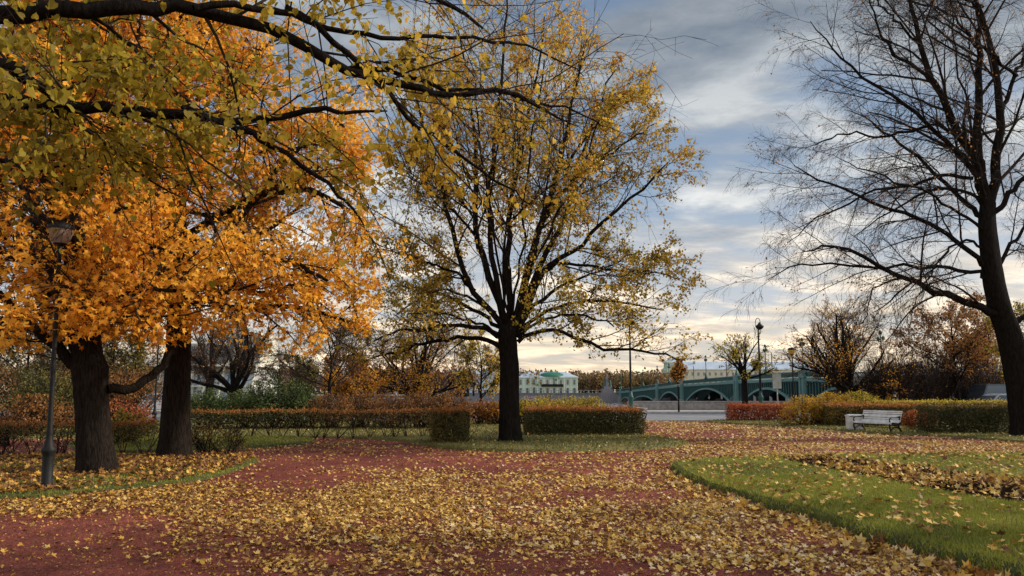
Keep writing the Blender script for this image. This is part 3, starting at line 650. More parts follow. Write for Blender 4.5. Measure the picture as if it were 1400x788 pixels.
# ---- 2. the maples on the left
def radial_limbs(rng, axis_pts, n, z0, z1, L, elev=(20, 55), r=.09, az0=0, up=.35):
    out = []
    for i in range(n):
        f = (i+.5)/n; z = z0+(z1-z0)*f; k = np.argmin(np.abs(axis_pts[:, 2]-z)); a = az0+i*2.4; e = R(elev[0]+(elev[1]-elev[0])*f+rng.normal()*5)
        d = np.array([math.cos(a)*math.cos(e), math.sin(a)*math.cos(e), math.sin(e)]); l = L*(1-.45*f)*rng.uniform(.85, 1.15)
        p, _ = grow(rng, axis_pts[k][None], d[None], np.array([l]), np.array([r]), 10, .08, (0,0,up)); t = np.linspace(0,1,10)
        out.append((p[0], .012+(r*(1-.5*f)-.012)*(1-t)**.8))
    return out
rng = np.random.default_rng(202)
b2 = G(133, 652); Y2 = b2[1]
P = np.array([at(x, y, Y2) for x, y in [(134,656),(133,640),(130,610),(127,570),(125,540),(124,515),(123,495),(118,470)]]); P[:, 1] = Y2; P[0, 2] = -.1
tr2 = (spline(P, 24), np.interp(np.linspace(0,1,24), [0,.35,.6,.8,1], [.325,.305,.305,.34,.23]))
def mk2(px, dY, r0, r1=.03, Y0=Y2, n=14): return limb(rng, px, Y0, dY, r0, r1, n, .03)
lm2 = [mk2([(128,505),(108,480),(92,440),(80,400),(60,340),(50,290),(35,230),(20,150),(10,60)], -.6, .20),
       mk2([(124,500),(118,440),(104,360),(97,300),(97,240),(98,160),(92,70),(90,-40)], .3, .25),
       mk2([(118,510),(95,490),(62,460),(20,420),(-20,395),(-70,380)], -.4, .12),
       mk2([(95,350),(70,280),(48,230),(25,190),(-20,150)], .8, .11),
       mk2([(97,300),(130,240),(150,190),(175,120),(190,40)], .6, .12),
       mk2([(60,330),(35,350),(0,355),(-50,350)], .5, .09)]
stub = mk2([(148,532),(168,532),(190,526),(212,510),(230,488),(240,470),(246,448)], 1.2, .095, .06)
lm2 += [mk2([(118,480),(125,440),(150,405),(190,395),(235,400)], -3.2, .06), mk2([(110,470),(110,430),(120,400),(100,390),(70,400)], -3.4, .08),
        mk2([(104,400),(110,360),(140,330),(190,330),(240,350)], -2.6, .08), mk2([(60,440),(40,430),(10,435),(-30,445)], -2.5, .07)]
lm2 += radial_limbs(rng, np.array(lm2[1][0]), 9, 2.6, 8.5, 4.2, (5, 50), .08, .4)
lm2 += radial_limbs(rng, np.array(lm2[0][0]), 6, 2.8, 7.0, 3.4, (0, 45), .07, 1.6)
def keep_m(Q):                 # nothing hangs below the browse line
    return Q[:, 2] > 2.3
def mfil(Y0, cutx0, cutx1):
    def f(Q, r):
        px, py = proj(Q); lamp = (Q[:, 1] < 13.3) & (((px > 42) & (px < 108) & (py > 290) & (py < 362)) | ((px > 52) & (px < 84) & (py < 480) & (py > 290) & (r.random(len(Q)) < .8))); lim = np.interp(px, [-100,0,60,130,190,240,300,345,400,440,515,530], [505,505,480,470,462,470,462,470,500,470,440,380])
        return ~lamp & (Q[:, 2] > np.maximum(2.15, EYE+(535-lim-14*np.sin(Q[:, 0]*5+Q[:, 1]))*Q[:, 1]/F))
    return f
MLV = [dict(k=13, lr=.45, fall=.3, ang=48, m=7, w=.13, trop=(0,0,.05), rmax=.5, rmin=.007, t0=.15),
       dict(k=8, lr=.48, fall=.3, ang=45, m=5, w=.14, trop=(0,0,-.1), rmax=.6, rmin=.005, lmin=.3),
       dict(k=4, lr=.5, fall=.3, ang=42, m=4, w=.14, trop=(0,0,-.3), rmax=.7, rmin=.0035, lmin=.2)]
big_tree('maple_tree', 'thick-trunked maple with a sawn low side limb, right beside the near lamp post', b2, lm2, tr2, 12, MLV,
 keep=keep_m, leaf=dict(on=[(2,5),(1,3)], n=33000, size=.128, T=T_MAPLE, mat='maple_leaf', jit=.11, clump=.35, filter=mfil(Y2, 0, 0), nrm=(.1,-.2,1.0), down=(0,0,-.6), curl=.8, tlo=-.2, thi=.75),
 env=ellipsoid_env((b2[0]-.2, Y2, 5.4), (5.2, 4.6, 5.2)), extra=lambda mb: (mb.tube(stub[0], stub[1], 12, cap=True)))
b3 = G(238, 630); Y3 = b3[1]
P = np.array([at(x, y, Y3) for x, y in [(236,634),(237,622),(239,600),(240,560),(243,500),(244,440),(244,380),(243,330),(241,280),(246,200),(250,100),(250,-20),(250,-100)]]); P[:, 1] = Y3; P[0, 2] = -.1
tr3 = (spline(P, 44), np.interp(np.linspace(0,1,44), [0,.2,.35,.5,.7,.9,1], [.36,.32,.28,.24,.20,.14,.09]))
ax = tr3[0]
lm3 = [mk2([(244,400),(262,388),(285,364),(321,307),(353,268),(385,225),(420,190)], -.8, .12, Y0=Y3),
       mk2([(244,395),(222,370),(200,364),(170,368),(140,362)], -.5, .09, Y0=Y3),
       mk2([(244,420),(264,408),(307,417),(342,422),(399,419),(441,428),(485,442)], .4, .10, Y0=Y3),
       mk2([(244,360),(285,372),(317,389),(360,403),(413,388),(460,392),(505,400)], .9, .09, Y0=Y3),
       mk2([(243,330),(290,300),(350,270),(420,260),(480,290),(512,330)], -.6, .10, Y0=Y3),
       mk2([(243,260),(300,210),(370,160),(430,150),(490,190)], .6, .10, Y0=Y3),
       mk2([(245,230),(300,150),(340,90),(380,50)], 1.5, .10, Y0=Y3)]
lm3 += [mk2([(244,430),(250,400),(280,390),(300,400),(320,430)], -3.4, .08, Y0=Y3), mk2([(244,400),(235,370),(200,380),(180,410)], -3.6, .08, Y0=Y3), mk2([(244,350),(270,330),(330,340),(400,360),(450,385)], -3.0, .09, Y0=Y3)]
lm3 += radial_limbs(rng, ax, 15, 3.4, 10.5, 4.6, (0, 55), .085, 2.0)
def ktint(Q): return np.clip((Q[:, 0]+6)*.04, -.12, .12)
big_tree('maple_tree', 'straight-trunked maple with the brightest orange foliage, second trunk from the lamp post', b3, lm3, tr3, 13, MLV,
 keep=keep_m, leaf=dict(on=[(2,5),(1,3)], n=40000, size=.128, T=T_MAPLE, mat='maple_leaf', jit=.11, clump=.34, filter=mfil(Y3, 0, 0), nrm=(.1,-.2,1.0), down=(0,0,-.6), curl=.8, tlo=-.02, thi=.9, tf=ktint),
 env=ellipsoid_env((b3[0]+.3, Y3, 6.2), (4.9, 4.8, 5.6)))

# ---- 3. the near linden: its trunk stands left of the picture, its boughs reach in overhead
rng = np.random.default_rng(303)
b4 = np.array([-8.2, 5.2, 0.0])
P = np.array([[-8.2,5.2,-.1],[-8.2,5.2,.6],[-8.15,5.25,2],[-8.1,5.3,3.4],[-8.0,5.4,5.0],[-8.0,5.4,7.5],[-8.0,5.5,10]])
tr4 = (spline(P, 24), np.interp(np.linspace(0,1,24), [0,.3,.6,1], [.42,.38,.3,.15]))
def mk4(px, Ys, r0, r1, n=22, start=None):
    pts = [at(x, y, yy) for (x, y), yy in zip(px, Ys)]
    if start is not None: pts = [np.array(start)] + pts
    p = wob(rng, spline(pts, n), .018); t = np.linspace(0, 1, n); return p, r1+(r0-r1)*(1-t)**.75
def ys(a, b, n): return list(np.linspace(a, b, n))
lm4 = [mk4([(-40,22),(60,18),(140,14),(210,8),(270,12),(350,30),(440,76),(500,100),(560,118),(600,127),(700,127),(742,146),(785,172)], ys(6.2,8.2,13), .082, .006, 30, (-7.95,5.4,4.6)),
       mk4([(-40,134),(30,140),(60,145),(115,150),(180,156),(240,160),(330,165),(420,158),(475,156),(532,152)], ys(6.6,7.2,10), .075, .007, 26, (-8.0,5.4,4.0)),
       mk4([(-30,78),(20,104),(50,118),(90,142),(125,152)], ys(6.1,6.7,5), .05, .03, 14, (-7.95,5.4,4.8)),
       mk4([(250,150),(290,160),(335,182),(380,205),(440,245),(475,275),(500,312)], ys(6.7,7.3,7), .035, .006, 18),
       mk4([(340,-60),(385,0),(430,36),(480,75),(520,115),(550,155),(590,185),(625,210),(665,238),(700,260),(722,278)], ys(7.0,8.0,11), .036, .005, 26, (-7.9,5.5,7.5)),
       mk4([(265,12),(330,6),(400,22),(440,38),(500,46),(560,48),(620,50),(683,58),(723,63),(764,81),(805,103)], ys(6.7,8.6,11), .034, .004, 26),
       mk4([(480,92),(520,96),(560,108),(610,122),(683,124),(734,140),(784,152),(830,174)], ys(7.5,8.6,8), .028, .005, 18),
       mk4([(560,160),(575,190),(590,225),(598,260)], ys(7.6,7.8,4), .014, .004, 10),
       mk4([(-60,-90),(60,-110),(180,-80),(300,-60),(420,-70),(520,-40),(600,0),(660,40)], ys(6.2,7.8,8), .08, .008, 24, (-7.95,5.4,6.0)),
       mk4([(-60,210),(0,222),(50,232),(100,225),(150,235)], ys(7.4,7.6,5), .03, .006, 14, (-8.05,5.35,3.6))]
def fil4(Q, r):
    px, py = proj(Q); k = np.clip(1.0-(px-380)/300, .06, 1)*np.clip(1.0-(py-165)/140, .04, 1)
    near_tip = np.exp(-(((px-695)/38)**2+((py-280)/22)**2))
    return (r.random(len(Q)) < np.maximum(k, near_tip)) & (Q[:, 1] > 4.5) & (px < 770)
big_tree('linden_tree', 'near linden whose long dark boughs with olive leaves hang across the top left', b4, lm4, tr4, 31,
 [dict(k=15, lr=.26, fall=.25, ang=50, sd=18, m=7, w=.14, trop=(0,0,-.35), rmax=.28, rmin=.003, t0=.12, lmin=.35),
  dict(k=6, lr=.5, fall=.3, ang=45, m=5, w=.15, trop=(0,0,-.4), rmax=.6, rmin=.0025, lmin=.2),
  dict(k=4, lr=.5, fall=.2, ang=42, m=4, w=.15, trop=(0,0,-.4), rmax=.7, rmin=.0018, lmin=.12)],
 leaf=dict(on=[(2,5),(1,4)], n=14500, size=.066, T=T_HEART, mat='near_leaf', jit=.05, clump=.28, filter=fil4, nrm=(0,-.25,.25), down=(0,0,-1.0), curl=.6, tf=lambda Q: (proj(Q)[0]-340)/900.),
 bark='bark_dark')

# ---- 4. the bare old tree at the right edge
rng = np.random.default_rng(404)
b5 = G(1404, 599); Y5 = b5[1]
P = np.array([at(x, y, Y5) for x, y in [(1405,603),(1404,585),(1400,560),(1396,530),(1390,495),(1380,455),(1368,423),(1359,385),(1353,345),(1349,305),(1350,278)]]); P[:, 1] = Y5; P[0, 2] = -.1
tr5 = (spline(P, 30), np.interp(np.linspace(0,1,30), [0,.25,.5,.7,1], [.50,.45,.41,.35,.25]))
def mk5(px, dY, r0, r1=.012, n=18): return limb(rng, px, Y5, dY, r0, r1, n, .045)
lm5 = [mk5([(1350,290),(1338,225),(1315,188),(1277,117),(1254,50),(1236,-20),(1215,-110)], -.8, .19),
       mk5([(1349,290),(1337,220),(1338,127),(1338,50),(1333,-10),(1330,-120)], 1.0, .19),
       mk5([(1351,290),(1358,250),(1368,188),(1363,100),(1345,30),(1335,-20),(1325,-110)], -.3, .20),
       mk5([(1366,430),(1350,425),(1297,405),(1262,392),(1231,378),(1176,350),(1130,338),(1100,350)], -.7, .15),
       mk5([(1350,382),(1335,372),(1300,366),(1250,366),(1196,365),(1130,361),(1085,362),(1050,383)], .6, .08),
       mk5([(1350,365),(1330,350),(1297,322),(1252,296),(1201,281),(1150,258),(1110,240),(1085,225)], -1.0, .10),
       mk5([(1345,300),(1338,272),(1307,256),(1270,262),(1235,280),(1200,300),(1170,325)], 1.0, .07),
       mk5([(1335,240),(1305,205),(1274,178),(1228,137),(1173,101),(1137,66),(1107,30)], -.5, .10),
       mk5([(1285,125),(1262,100),(1218,66),(1195,25),(1180,-20)], 1.0, .08),
       mk5([(1310,180),(1270,172),(1218,187),(1170,182),(1130,190),(1100,205)], 1.4, .06),
       mk5([(1330,244),(1290,240),(1254,250),(1205,256),(1160,280),(1115,300),(1080,330)], 1.2, .07),
       mk5([(1352,345),(1320,330),(1290,350),(1260,395),(1246,430)], -1.5, .05),
       mk5([(1255,60),(1225,30),(1200,-5),(1170,-30)], -.6, .05),
       mk5([(1365,170),(1385,110),(1410,60),(1440,0)], .5, .09),
       mk5([(1352,300),(1390,255),(1440,215),(1500,180)], -.6, .11),
       mk5([(1378,440),(1405,432),(1450,400),(1500,390)], .4, .12),
       mk5([(1355,390),(1385,330),(1420,300),(1470,290)], 1.0, .08),
       mk5([(1350,285),(1330,230),(1300,180),(1290,100),(1300,20)], 3.2, .06),
       mk5([(1350,300),(1310,270),(1260,220),(1210,180),(1160,150)], 3.4, .10),
       mk5([(1350,290),(1340,240),(1325,170),(1310,90),(1300,0)], -3.2, .06),
       mk5([(1352,320),(1310,290),(1260,260),(1200,240),(1150,220)], -3.4, .06),
       mk5([(1345,10),(1300,-10),(1260,-40)], -.5, .05), mk5([(1338,60),(1300,20),(1255,5),(1215,-15)], .5, .05),
       mk5([(1230,378),(1200,392),(1185,420),(1178,452)], -.3, .03), mk5([(1400,110),(1345,70),(1300,38),(1270,20)], -1.6, .06)]
lm5[-1] = (np.vstack([lm5[13][0][6][None]*1.0, lm5[-1][0][1:]]), lm5[-1][1])
big_tree('bare_tree', 'huge almost leafless old tree leaning in from the right edge with drooping twigs', b5, lm5, tr5, 21,
 [dict(k=14, lr=.40, fall=.3, ang=40, m=9, w=.09, trop=(-.05,0,.1), rmax=.45, rmin=.008, t0=.15),
  dict(k=10, lr=.42, fall=.3, ang=42, m=7, w=.10, trop=(0,0,-.35), rmax=.5, rmin=.0045),
  dict(k=8, lr=.62, fall=.3, ang=36, m=6, w=.10, trop=(0,0,-.8), rmax=.6, rmin=.003, lmin=.35)],
 leaf=dict(on=[(2,1)], n=3500, size=.08, T=T_OVAL, mat='brown_leaf', jit=.02, clump=.4, down=(0,0,-1), tlo=.4, thi=1),
 bark='bark_dark')

# ---- unseen lindens added right of the view to shade the foreground
for (x6, y6, s6, lab) in ((13.6, 10.0, 41, 'unseen leafy golden linden added outside the right edge to shade the foreground'), (20.5, 8.2, 42, 'second unseen golden linden added farther right to shade the foreground')):
    rng = np.random.default_rng(500+s6); b6 = np.array([x6, y6, 0.0]); P = np.array([[0,0,-.1],[0,0,1.5],[.05,0,3],[.1,.05,6],[.1,.1,9.5],[.1,.1,11.5]])+b6
    t6 = (spline(P, 26), np.interp(np.linspace(0,1,26), [0,.4,1], [.30,.24,.04])); l6 = radial_limbs(rng, t6[0], 18, 3.0, 10.0, 4.2, (8, 60), .08, 1.0)
    big_tree('linden_tree', lab, b6, l6, t6, s6, [dict(k=10, lr=.42, fall=.35, ang=42, m=6, w=.12, rmax=.5, rmin=.006), dict(k=7, lr=.45, fall=.3, ang=42, m=4, w=.13, trop=(0,0,-.2), rmax=.6, rmin=.004, lmin=.25)],
     leaf=dict(on=[(1,10)], n=12000, size=.12, T=T_OVAL, mat='linden_leaf', jit=.16, clump=.25), env=ellipsoid_env((x6, y6, 7.2), (4.6, 4.6, 5.2)))

# ---- 5. background trees
def bg_tree(name, label, px, Y, H, rx, trunkH, seed, leaf=None, n=2500, ls=.12, vase=False, tr=.2, k=(9,8,6), twig='twig', bare_top=False, spread=1.0, clump=.2, z0=0, group=None, nl=11, rv=.5, up=.3, tlo=0, thi=1, e0=6):
    rng = np.random.default_rng(seed); b = np.array([gx(px, Y), Y, z0]); t = thing(name, label, 'tree', tuple(b), 0, group)
    mb = MB(); P = np.array([[0,0,-.1],[.02,0,trunkH*.4],[0,.02,trunkH]]); m0 = 9
    top = H*.82
    if vase: tp_ = spline(P, m0); rr = np.linspace(tr, tr*.95, m0)
    else:
        P = np.vstack([P, [[rng.normal()*.15, 0, (trunkH+top)/2], [rng.normal()*.2, 0, top]]]); m0 = 14; tp_ = spline(P, m0); rr = np.linspace(tr, .02, m0)
    trunkmesh(mb, rng, tp_, rr, 12, .35, .3, .06)
    cz = (trunkH*.75+H)/2; env = ellipsoid_env((0,0,cz), (rx, rx, (H-cz)))
    if vase:
        a = np.arange(nl)*2.4+rng.random(nl)*.5; e = np.radians(e0+(86-e0)*((np.arange(nl)*.618) % 1)**1.25); e[:2] = R(78)
        D = np.c_[np.cos(a)*np.cos(e)*spread, np.sin(a)*np.cos(e)*spread, np.sin(e)]; S = np.tile([0,0,trunkH*.97], (nl,1)) - np.c_[np.zeros((nl,2)), rng.random(nl)*trunkH*.25]
        Ls = .86/np.sqrt((np.cos(e)/rx)**2+(np.sin(e)/(H-trunkH))**2)*rng.uniform(.8, 1.0, nl)
        p, r = grow(rng, S, D, Ls, np.full(nl, tr*.42), 9, .12, (0,0,up*1.2))
    else:
        q = spawn(rng, tp_[None], rr[None], nl*2, trunkH/top*.9, .97, 55, 10, .55, .5, .6, env); q = (q[0], q[1], q[2]*rx/(top*.35), q[3]); p, r = grow(rng, *q, 8, .1, (0,0,up))
    mb.tube(p, r, 6); mb.build('trunk', M['bark_dark'], t)
    bm = MB(); pools = []
    for i, kk in enumerate(k):
        q = spawn(rng, p, r, kk, .2, 1, 38, 12, .5, .35, .6, env, lmin=.15); p, r = grow(rng, *q, [6,4,3][i], .13, (0,0,up*.7)); r = np.maximum(r, [.014,.009,.007][i]*Y/60); bm.tube(p, r, 3); pools.append(p)
    bm.build('branches', M[twig], t)
    if leaf:
        Q = tips(pools[-1], 3, rng) + rng.normal(size=(len(pools[-1])*3, 3))*.1; f = fbm(Q[:, 0]*1.2+seed, Q[:, 2]*1.2, seed); Q = Q[rng.random(len(Q)) < np.clip((f-clump)*5, .05, 1)]
        if bare_top: Q = Q[rng.random(len(Q)) < np.clip(1.25-(Q[:, 2]-trunkH)/(H-trunkH)*1.2, .08, 1)]
        Q = Q[rng.permutation(len(Q))[:n]]; cm = MB(); cl = fbm(Q[:, 0]*1.1, Q[:, 2]*1.3, seed+1)
        leaves(cm, rng, Q, ls*rng.uniform(.6,1.2,len(Q)), T_QUAD, np.clip(tlo+(thi-tlo)*(cl*1.2-.35+rng.random(len(Q))*.55), 0, 1)); cm.build('crown', M[leaf], t)
    return t
bg_tree('pollarded_tree', 'rust-tinted pollarded tree with a vase crown behind the brown bushes', 566, 60, 9.2, 5.2, 1.3, 501, 'orange_leaf', 6500, .13, vase=True, tr=.32, nl=20, spread=1.0, k=(9,8,5), clump=.2, up=.12)
bg_tree('pollarded_tree', 'small knuckly tree with yellow leaves low on one side in front of the bridge', 1019, 61, 7.0, 2.9, 3.0, 502, 'yellow_leaf', 900, .17, vase=True, tr=.22, nl=11, spread=1.0, k=(7,7,4), bare_top=True, clump=.35, z0=.1)
bg_tree('pollarded_tree', 'wide round dark-branched pollarded tree with rusty leaves behind the yellow bushes', 1162, 59, 9.3, 5.4, 1.7, 503, 'orange_leaf', 5200, .12, vase=True, tr=.36, nl=26, spread=1.0, k=(9,8,5), clump=.3, up=.12)
bg_tree('small_tree', 'reddish-brown leafy tree behind the golden hedge right of the round pollarded one', 1310, 58, 8.2, 3.6, 2.4, 504, 'brown_leaf', 6500, .16, tr=.22, nl=11, k=(9,7,5), clump=.08, tlo=.3)
bg_tree('small_tree', 'brownish orange tree in the right background just left of the leaning trunk', 1352, 62, 7.6, 3.0, 2.2, 505, 'brown_leaf', 4200, .17, tr=.2, k=(9,7,5), clump=.1, tlo=.2)
bg_tree('small_tree', 'yellow-orange tree at the right edge behind the leaning trunk', 1415, 50, 7.9, 2.5, 2.2, 506, 'yellow_leaf', 5000, .16, tr=.22, k=(9,7,5), clump=.05, tlo=0, thi=.8)
bg_tree('young_tree', 'slim young roadside tree with a tuft of golden leaves in front of the bridge', 928, 59, 3.9, .85, 1.9, 507, 'orange_leaf', 900, .14, tr=.06, nl=8, k=(6,6,4), clump=.0, tlo=.1, thi=.8, z0=.1)
bg_tree('dark_forked_tree', 'dark forked leafless tree rising behind the green shrubs', 318, 50, 8.2, 3.9, 1.7, 508, 'brown_leaf', 700, .12, vase=True, e0=32, tr=.40, nl=11, spread=1.3, k=(9,8,6), twig='bare_twig')
bg_tree('dark_forked_tree', 'second dark leafless tree close behind the straight maple trunk', 285, 56, 7.5, 2.8, 2.4, 509, 'brown_leaf', 400, .12, vase=True, e0=35, tr=.28, nl=9, k=(8,8,6), twig='bare_twig')
bg_tree('small_tree', 'thin bare brown tree with a straight dark trunk left of the small orange tree', 449, 50, 5.9, 3.6, 2.0, 510, 'brown_leaf', 900, .12, tr=.17, nl=12, k=(8,7,6), twig='bare_twig', up=.05)
bg_tree('small_tree', 'small glowing orange tree under the maple foliage left of the vase-shaped tree', 474, 56, 4.3, 1.8, .9, 511, 'orange_leaf', 6000, .16, tr=.12, k=(8,7,5), clump=.0, tlo=.2)
bg_tree('small_tree', 'slender yellow-leaved tree just left of the central trunk against the pale blue building', 657, 56, 6.0, 1.9, 1.8, 512, 'linden_leaf', 2600, .15, tr=.14, k=(8,7,5), clump=.1, tlo=.3)
bg_tree('small_tree', 'brownish tree behind the big maple trunk in the left background', 150, 52, 6.6, 3.2, 1.8, 513, 'brown_leaf', 3200, .15, tr=.22, k=(8,7,5), clump=.1, twig='bare_twig')
bg_tree('small_tree', 'dull olive tree at the far left behind the lamp post', 35, 50, 6.2, 3.6, 1.5, 514, 'olive_leaf', 3200, .16, tr=.22, k=(8,7,5), clump=.1, twig='bare_twig')
bg_tree('small_tree', 'dull brown tree seen between the lamp post and the big maple trunk', 92, 60, 6.8, 3.4, 1.6, 515, 'brown_leaf', 3200, .16, tr=.22, k=(8,7,5), clump=.1, twig='bare_twig')
bg_tree('small_tree', 'yellowish-green tree behind the green shrubs and the thin pole', 392, 62, 4.4, 2.2, 1.0, 516, 'olive_leaf', 3000, .16, tr=.14, k=(8,7,5), clump=.0, tlo=.3)
bg_tree('small_tree', 'olive-yellow bushy tree between the two left maple trunks', 182, 46, 4.9, 1.8, 1.3, 517, 'olive_leaf', 2800, .15, tr=.14, k=(8,7,5), clump=.0, tlo=.4)

# ---- 6. far woods: masses of autumn trees across the river and beyond the lawn
def woods(x0, x1, Yc, depth, h0, h1, seed, mats, n, step, ls=1.6, zb=-.5):
    rng = np.random.default_rng(seed); mb = MB(); tb = MB(); X = rng.uniform(x0, x1, n); Yy = Yc + rng.uniform(-.5, .5, n)*depth
    hh = rng.uniform(h0, h1, n); rr = hh*rng.uniform(.28, .42, n)
    for i in range(n):
        m = 110; u = unit(rng.normal(size=(m, 3)))*rng.random((m, 1))**.35; q = u*np.array([rr[i], rr[i], hh[i]*.44]) + np.array([X[i], Yy[i], zb+hh[i]*.58])
        leaves(mb, rng, q, ls*rng.uniform(.5, 1.1, m), T_QUAD, np.clip(rng.random()*.8+rng.random(m)*.35-.1, 0, 1))
    tb.tube(np.stack([np.c_[X, Yy, np.full(n, zb)], np.c_[X, Yy, zb+hh*.5], np.c_[X+rng.normal(size=n)*.4, Yy, zb+hh*.95]], 1), np.stack([np.full(n, .3), np.full(n, .2), np.full(n, .05)], 1), 4)
    stuff(mb.build('far_woods', M[mats])); stuff(tb.build('far_woods', M['bark']))
M['far_leaf'] = leafmat('far_leaf', [(0,(.10,.055,.045)),(.3,(.17,.085,.05)),(.55,(.13,.12,.05)),(.8,(.28,.15,.05)),(1,(.33,.21,.06))], .2)
M['far_leaf_violet'] = leafmat('far_leaf_violet', [(0,(.085,.05,.05)),(.5,(.13,.075,.065)),(.85,(.19,.11,.06)),(1,(.26,.16,.06))], .2)
woods(-75, 84, 430, 60, 9, 14, 601, 'far_leaf', 260, 1)
woods(-150, -12, 230, 60, 6.5, 9.5, 602, 'far_leaf_violet', 260, 1, 1.0, 0)
woods(-240, -120, 260, 80, 9, 13, 603, 'far_leaf', 120, 1, 1.3, 0)
woods(240, 900, 520, 80, 12, 18, 604, 'far_leaf', 140, 1, 2.2)
# ================================================================== BUILT THINGS
# ---- park lamps
def park_lamp(label, px, Y, H, tilt=0, amber=False):
    t = thing('lamp_post', label, 'lamp post', (gx(px, Y), Y, 0.05)); t.rotation_euler = (0, tilt, 0)
    b = MB(); b.lathe([(.0,0),(.115,0),(.115,.06),(.082,.09),(.080,.52),(.086,.56),(.108,.60),(.108,.64),(.078,.68),(.06,.76),(.048,.82),(.045,.86)], n=12); b.build('base', M['iron'], t)
    p = MB(); p.lathe([(.045,.84),(.052,.90),(.042,.95),(.034,H*.6),(.028,H-.42),(.04,H-.40),(.04,H-.36),(.0,H-.36)], n=10); p.build('pole', M['iron'], t)
    l = MB(); l.lathe([(.0,H-.36),(.09,H-.35),(.11,H-.33),(.0,H-.325)], n=16); lh = l.build('lantern', M['iron'], t)
    g = MB(); g.lathe([(.10,H-.335),(.15,H-.25),(.185,H-.12),(.19,H-.08)], n=20); g.build('bowl', M['bowl_skylit' if amber else 'bowl'], lh)
    c = MB(); c.lathe([(.20,H-.10),(.205,H-.075),(.19,H-.03),(.12,H+.01),(.05,H+.02),(.0,H+.035)], n=20); c.build('cap', M['iron'], lh)
    return t
def bowlm(name, c):
    m, t, out = nt(name); b = t.nodes.new('ShaderNodeBsdfPrincipled'); b.inputs['Base Color'].default_value = (*c, 1); b.inputs['Roughness'].default_value = .35
    tr = t.nodes.new('ShaderNodeBsdfTranslucent'); tr.inputs['Color'].default_value = (*c, 1); mx = t.nodes.new('ShaderNodeMixShader'); mx.inputs[0].default_value = .45
    t.links.new(b.outputs['BSDF'], mx.inputs[1]); t.links.new(tr.outputs['BSDF'], mx.inputs[2]); t.links.new(mx.outputs[0], out.inputs['Surface']); return m
M['bowl'] = bowlm('lamp_bowl', (.42,.31,.24)); M['bowl_skylit'] = bowlm('lamp_bowl_skylit', (.75,.50,.16))  # warm skylight seen through the glass is put into the amber colour
park_lamp('nearest dark iron lamp post with a pale bowl lantern beside the thick maple trunk', 63, 12.85, 4.28, -.017)
park_lamp('iron lamp post with bowl lantern seen between the two maple trunks', 210, 34, 4.0)
park_lamp('iron lamp post with a bowl lantern tinted amber like sky glow beside the red hedge', 1087, 41, 3.75, 0, True)
park_lamp('thin distant lamp post rising behind the green shrubs', 380, 44, 3.6)

def street_lamp(label, px, Y, H=7.0):
    t = thing('street_lamp', label, 'street lamp', (gx(px, Y), Y, .10))
    b = MB(); b.lathe([(.0,0),(.26,0),(.26,.18),(.20,.25),(.17,.9),(.20,1.0),(.20,1.08),(.12,1.2),(.10,1.5),(.0,1.5)], n=12); b.build('base', M['iron_green'], t)
    p = MB(); p.lathe([(.10,1.4),(.085,2.5),(.06,H-1.0),(.05,H-.85)], n=10); p.build('pole', M['iron'], t)
    a = np.linspace(0, 2*PI, 20); hp = np.c_[.24*np.sin(a)*.8, np.zeros(20), H-.45-.42*np.cos(a)]
    h = MB(); h.tube(hp, .028, 5); h.bar((0,0,H-.9),(0,0,H-.7),.05); h.build('hoop', M['iron'], t)
    l = MB(); l.lathe([(.0,-.0),(.07,-.02),(.12,-.14),(.30,-.28),(.32,-.34),(.27,-.44),(.14,-.55),(.0,-.58)][::-1], (.12,0,H-.35), 14); l.build('lantern', M['iron'], t)
    return t
street_lamp('tall hooped street lamp with green base between the two trees by the bridge', 1041, 61, 7.1)
street_lamp('tall street lamp rising through the linden leaves at the end of the parapet', 863, 60.5, 7.4)

# ---- bench
def make_bench(name, label, loc, rz):
    t = thing(name, label, 'bench', loc, rz); L = 1.8
    prof = [(-.34,.36),(-.33,.405),(-.27,.43),(-.18,.425),(-.09,.41),(0,.40),(.08,.41),(.14,.45),(.18,.52),(.205,.60),(.23,.68),(.255,.76),(.285,.83)]
    sp = spline([(y, 0, z) for y, z in prof], 40)
    def slats(i0, i1, n, nm):
        mb = MB()
        for k in range(n):
            u = i0+(i1-i0)*(k+.5)/n; i = int(u); y, _, z = sp[i]; d = sp[min(i+1,39)]-sp[max(i-1,0)]; an = math.atan2(d[2], d[0])
            mb.box((0, y, z+.012), (L, .052, .026), rx=an)
        return mb.build(nm, M['white_paint'], t)
    slats(0, 21, 8, 'seat'); slats(21, 39.5, 7, 'backrest')
    for s in (-1, 1):
        x = s*(L/2-.06); e = MB()
        q = sp.copy(); P = np.c_[np.full(40, x), q[:, 0], q[:, 2]-.03]; e.tube(P, .026, 6, cap=True)
        e.tube(spline([(x,-.30,.38),(x,-.36,.25),(x,-.30,.12),(x,-.34,0.02)], 12), .032, 6, cap=True)
        e.tube(spline([(x,.12,.42),(x,.10,.28),(x,.20,.14),(x,.30,.02)], 12), .034, 6, cap=True)
        e.tube(spline([(x,-.32,.14),(x,-.12,.24),(x,.05,.24),(x,.20,.15)], 12), .024, 6)
        e.box((x,-.33,.012), (.08,.14,.025)); e.box((x,.29,.012), (.08,.14,.025))
        e.tube(np.c_[np.full(30, x), q[5:35, 0], q[5:35, 2]-.075], .05, 6, cap=True)
        if True:   # scrolled arm
            e.tube(spline([(x,.20,.64),(x,.0,.60),(x,-.22,.60),(x,-.33,.56),(x,-.34,.47),(x,-.30,.44)], 16), .024, 6, cap=True)
        e.build('iron_end', M['iron'], t)
    c = MB(); c.bar((-L/2+.06,.05,.22),(L/2-.06,.05,.22),.014); c.build('stretcher', M['iron'], t)
    return t
bx, by = gx(1201, 31.0), 31.0
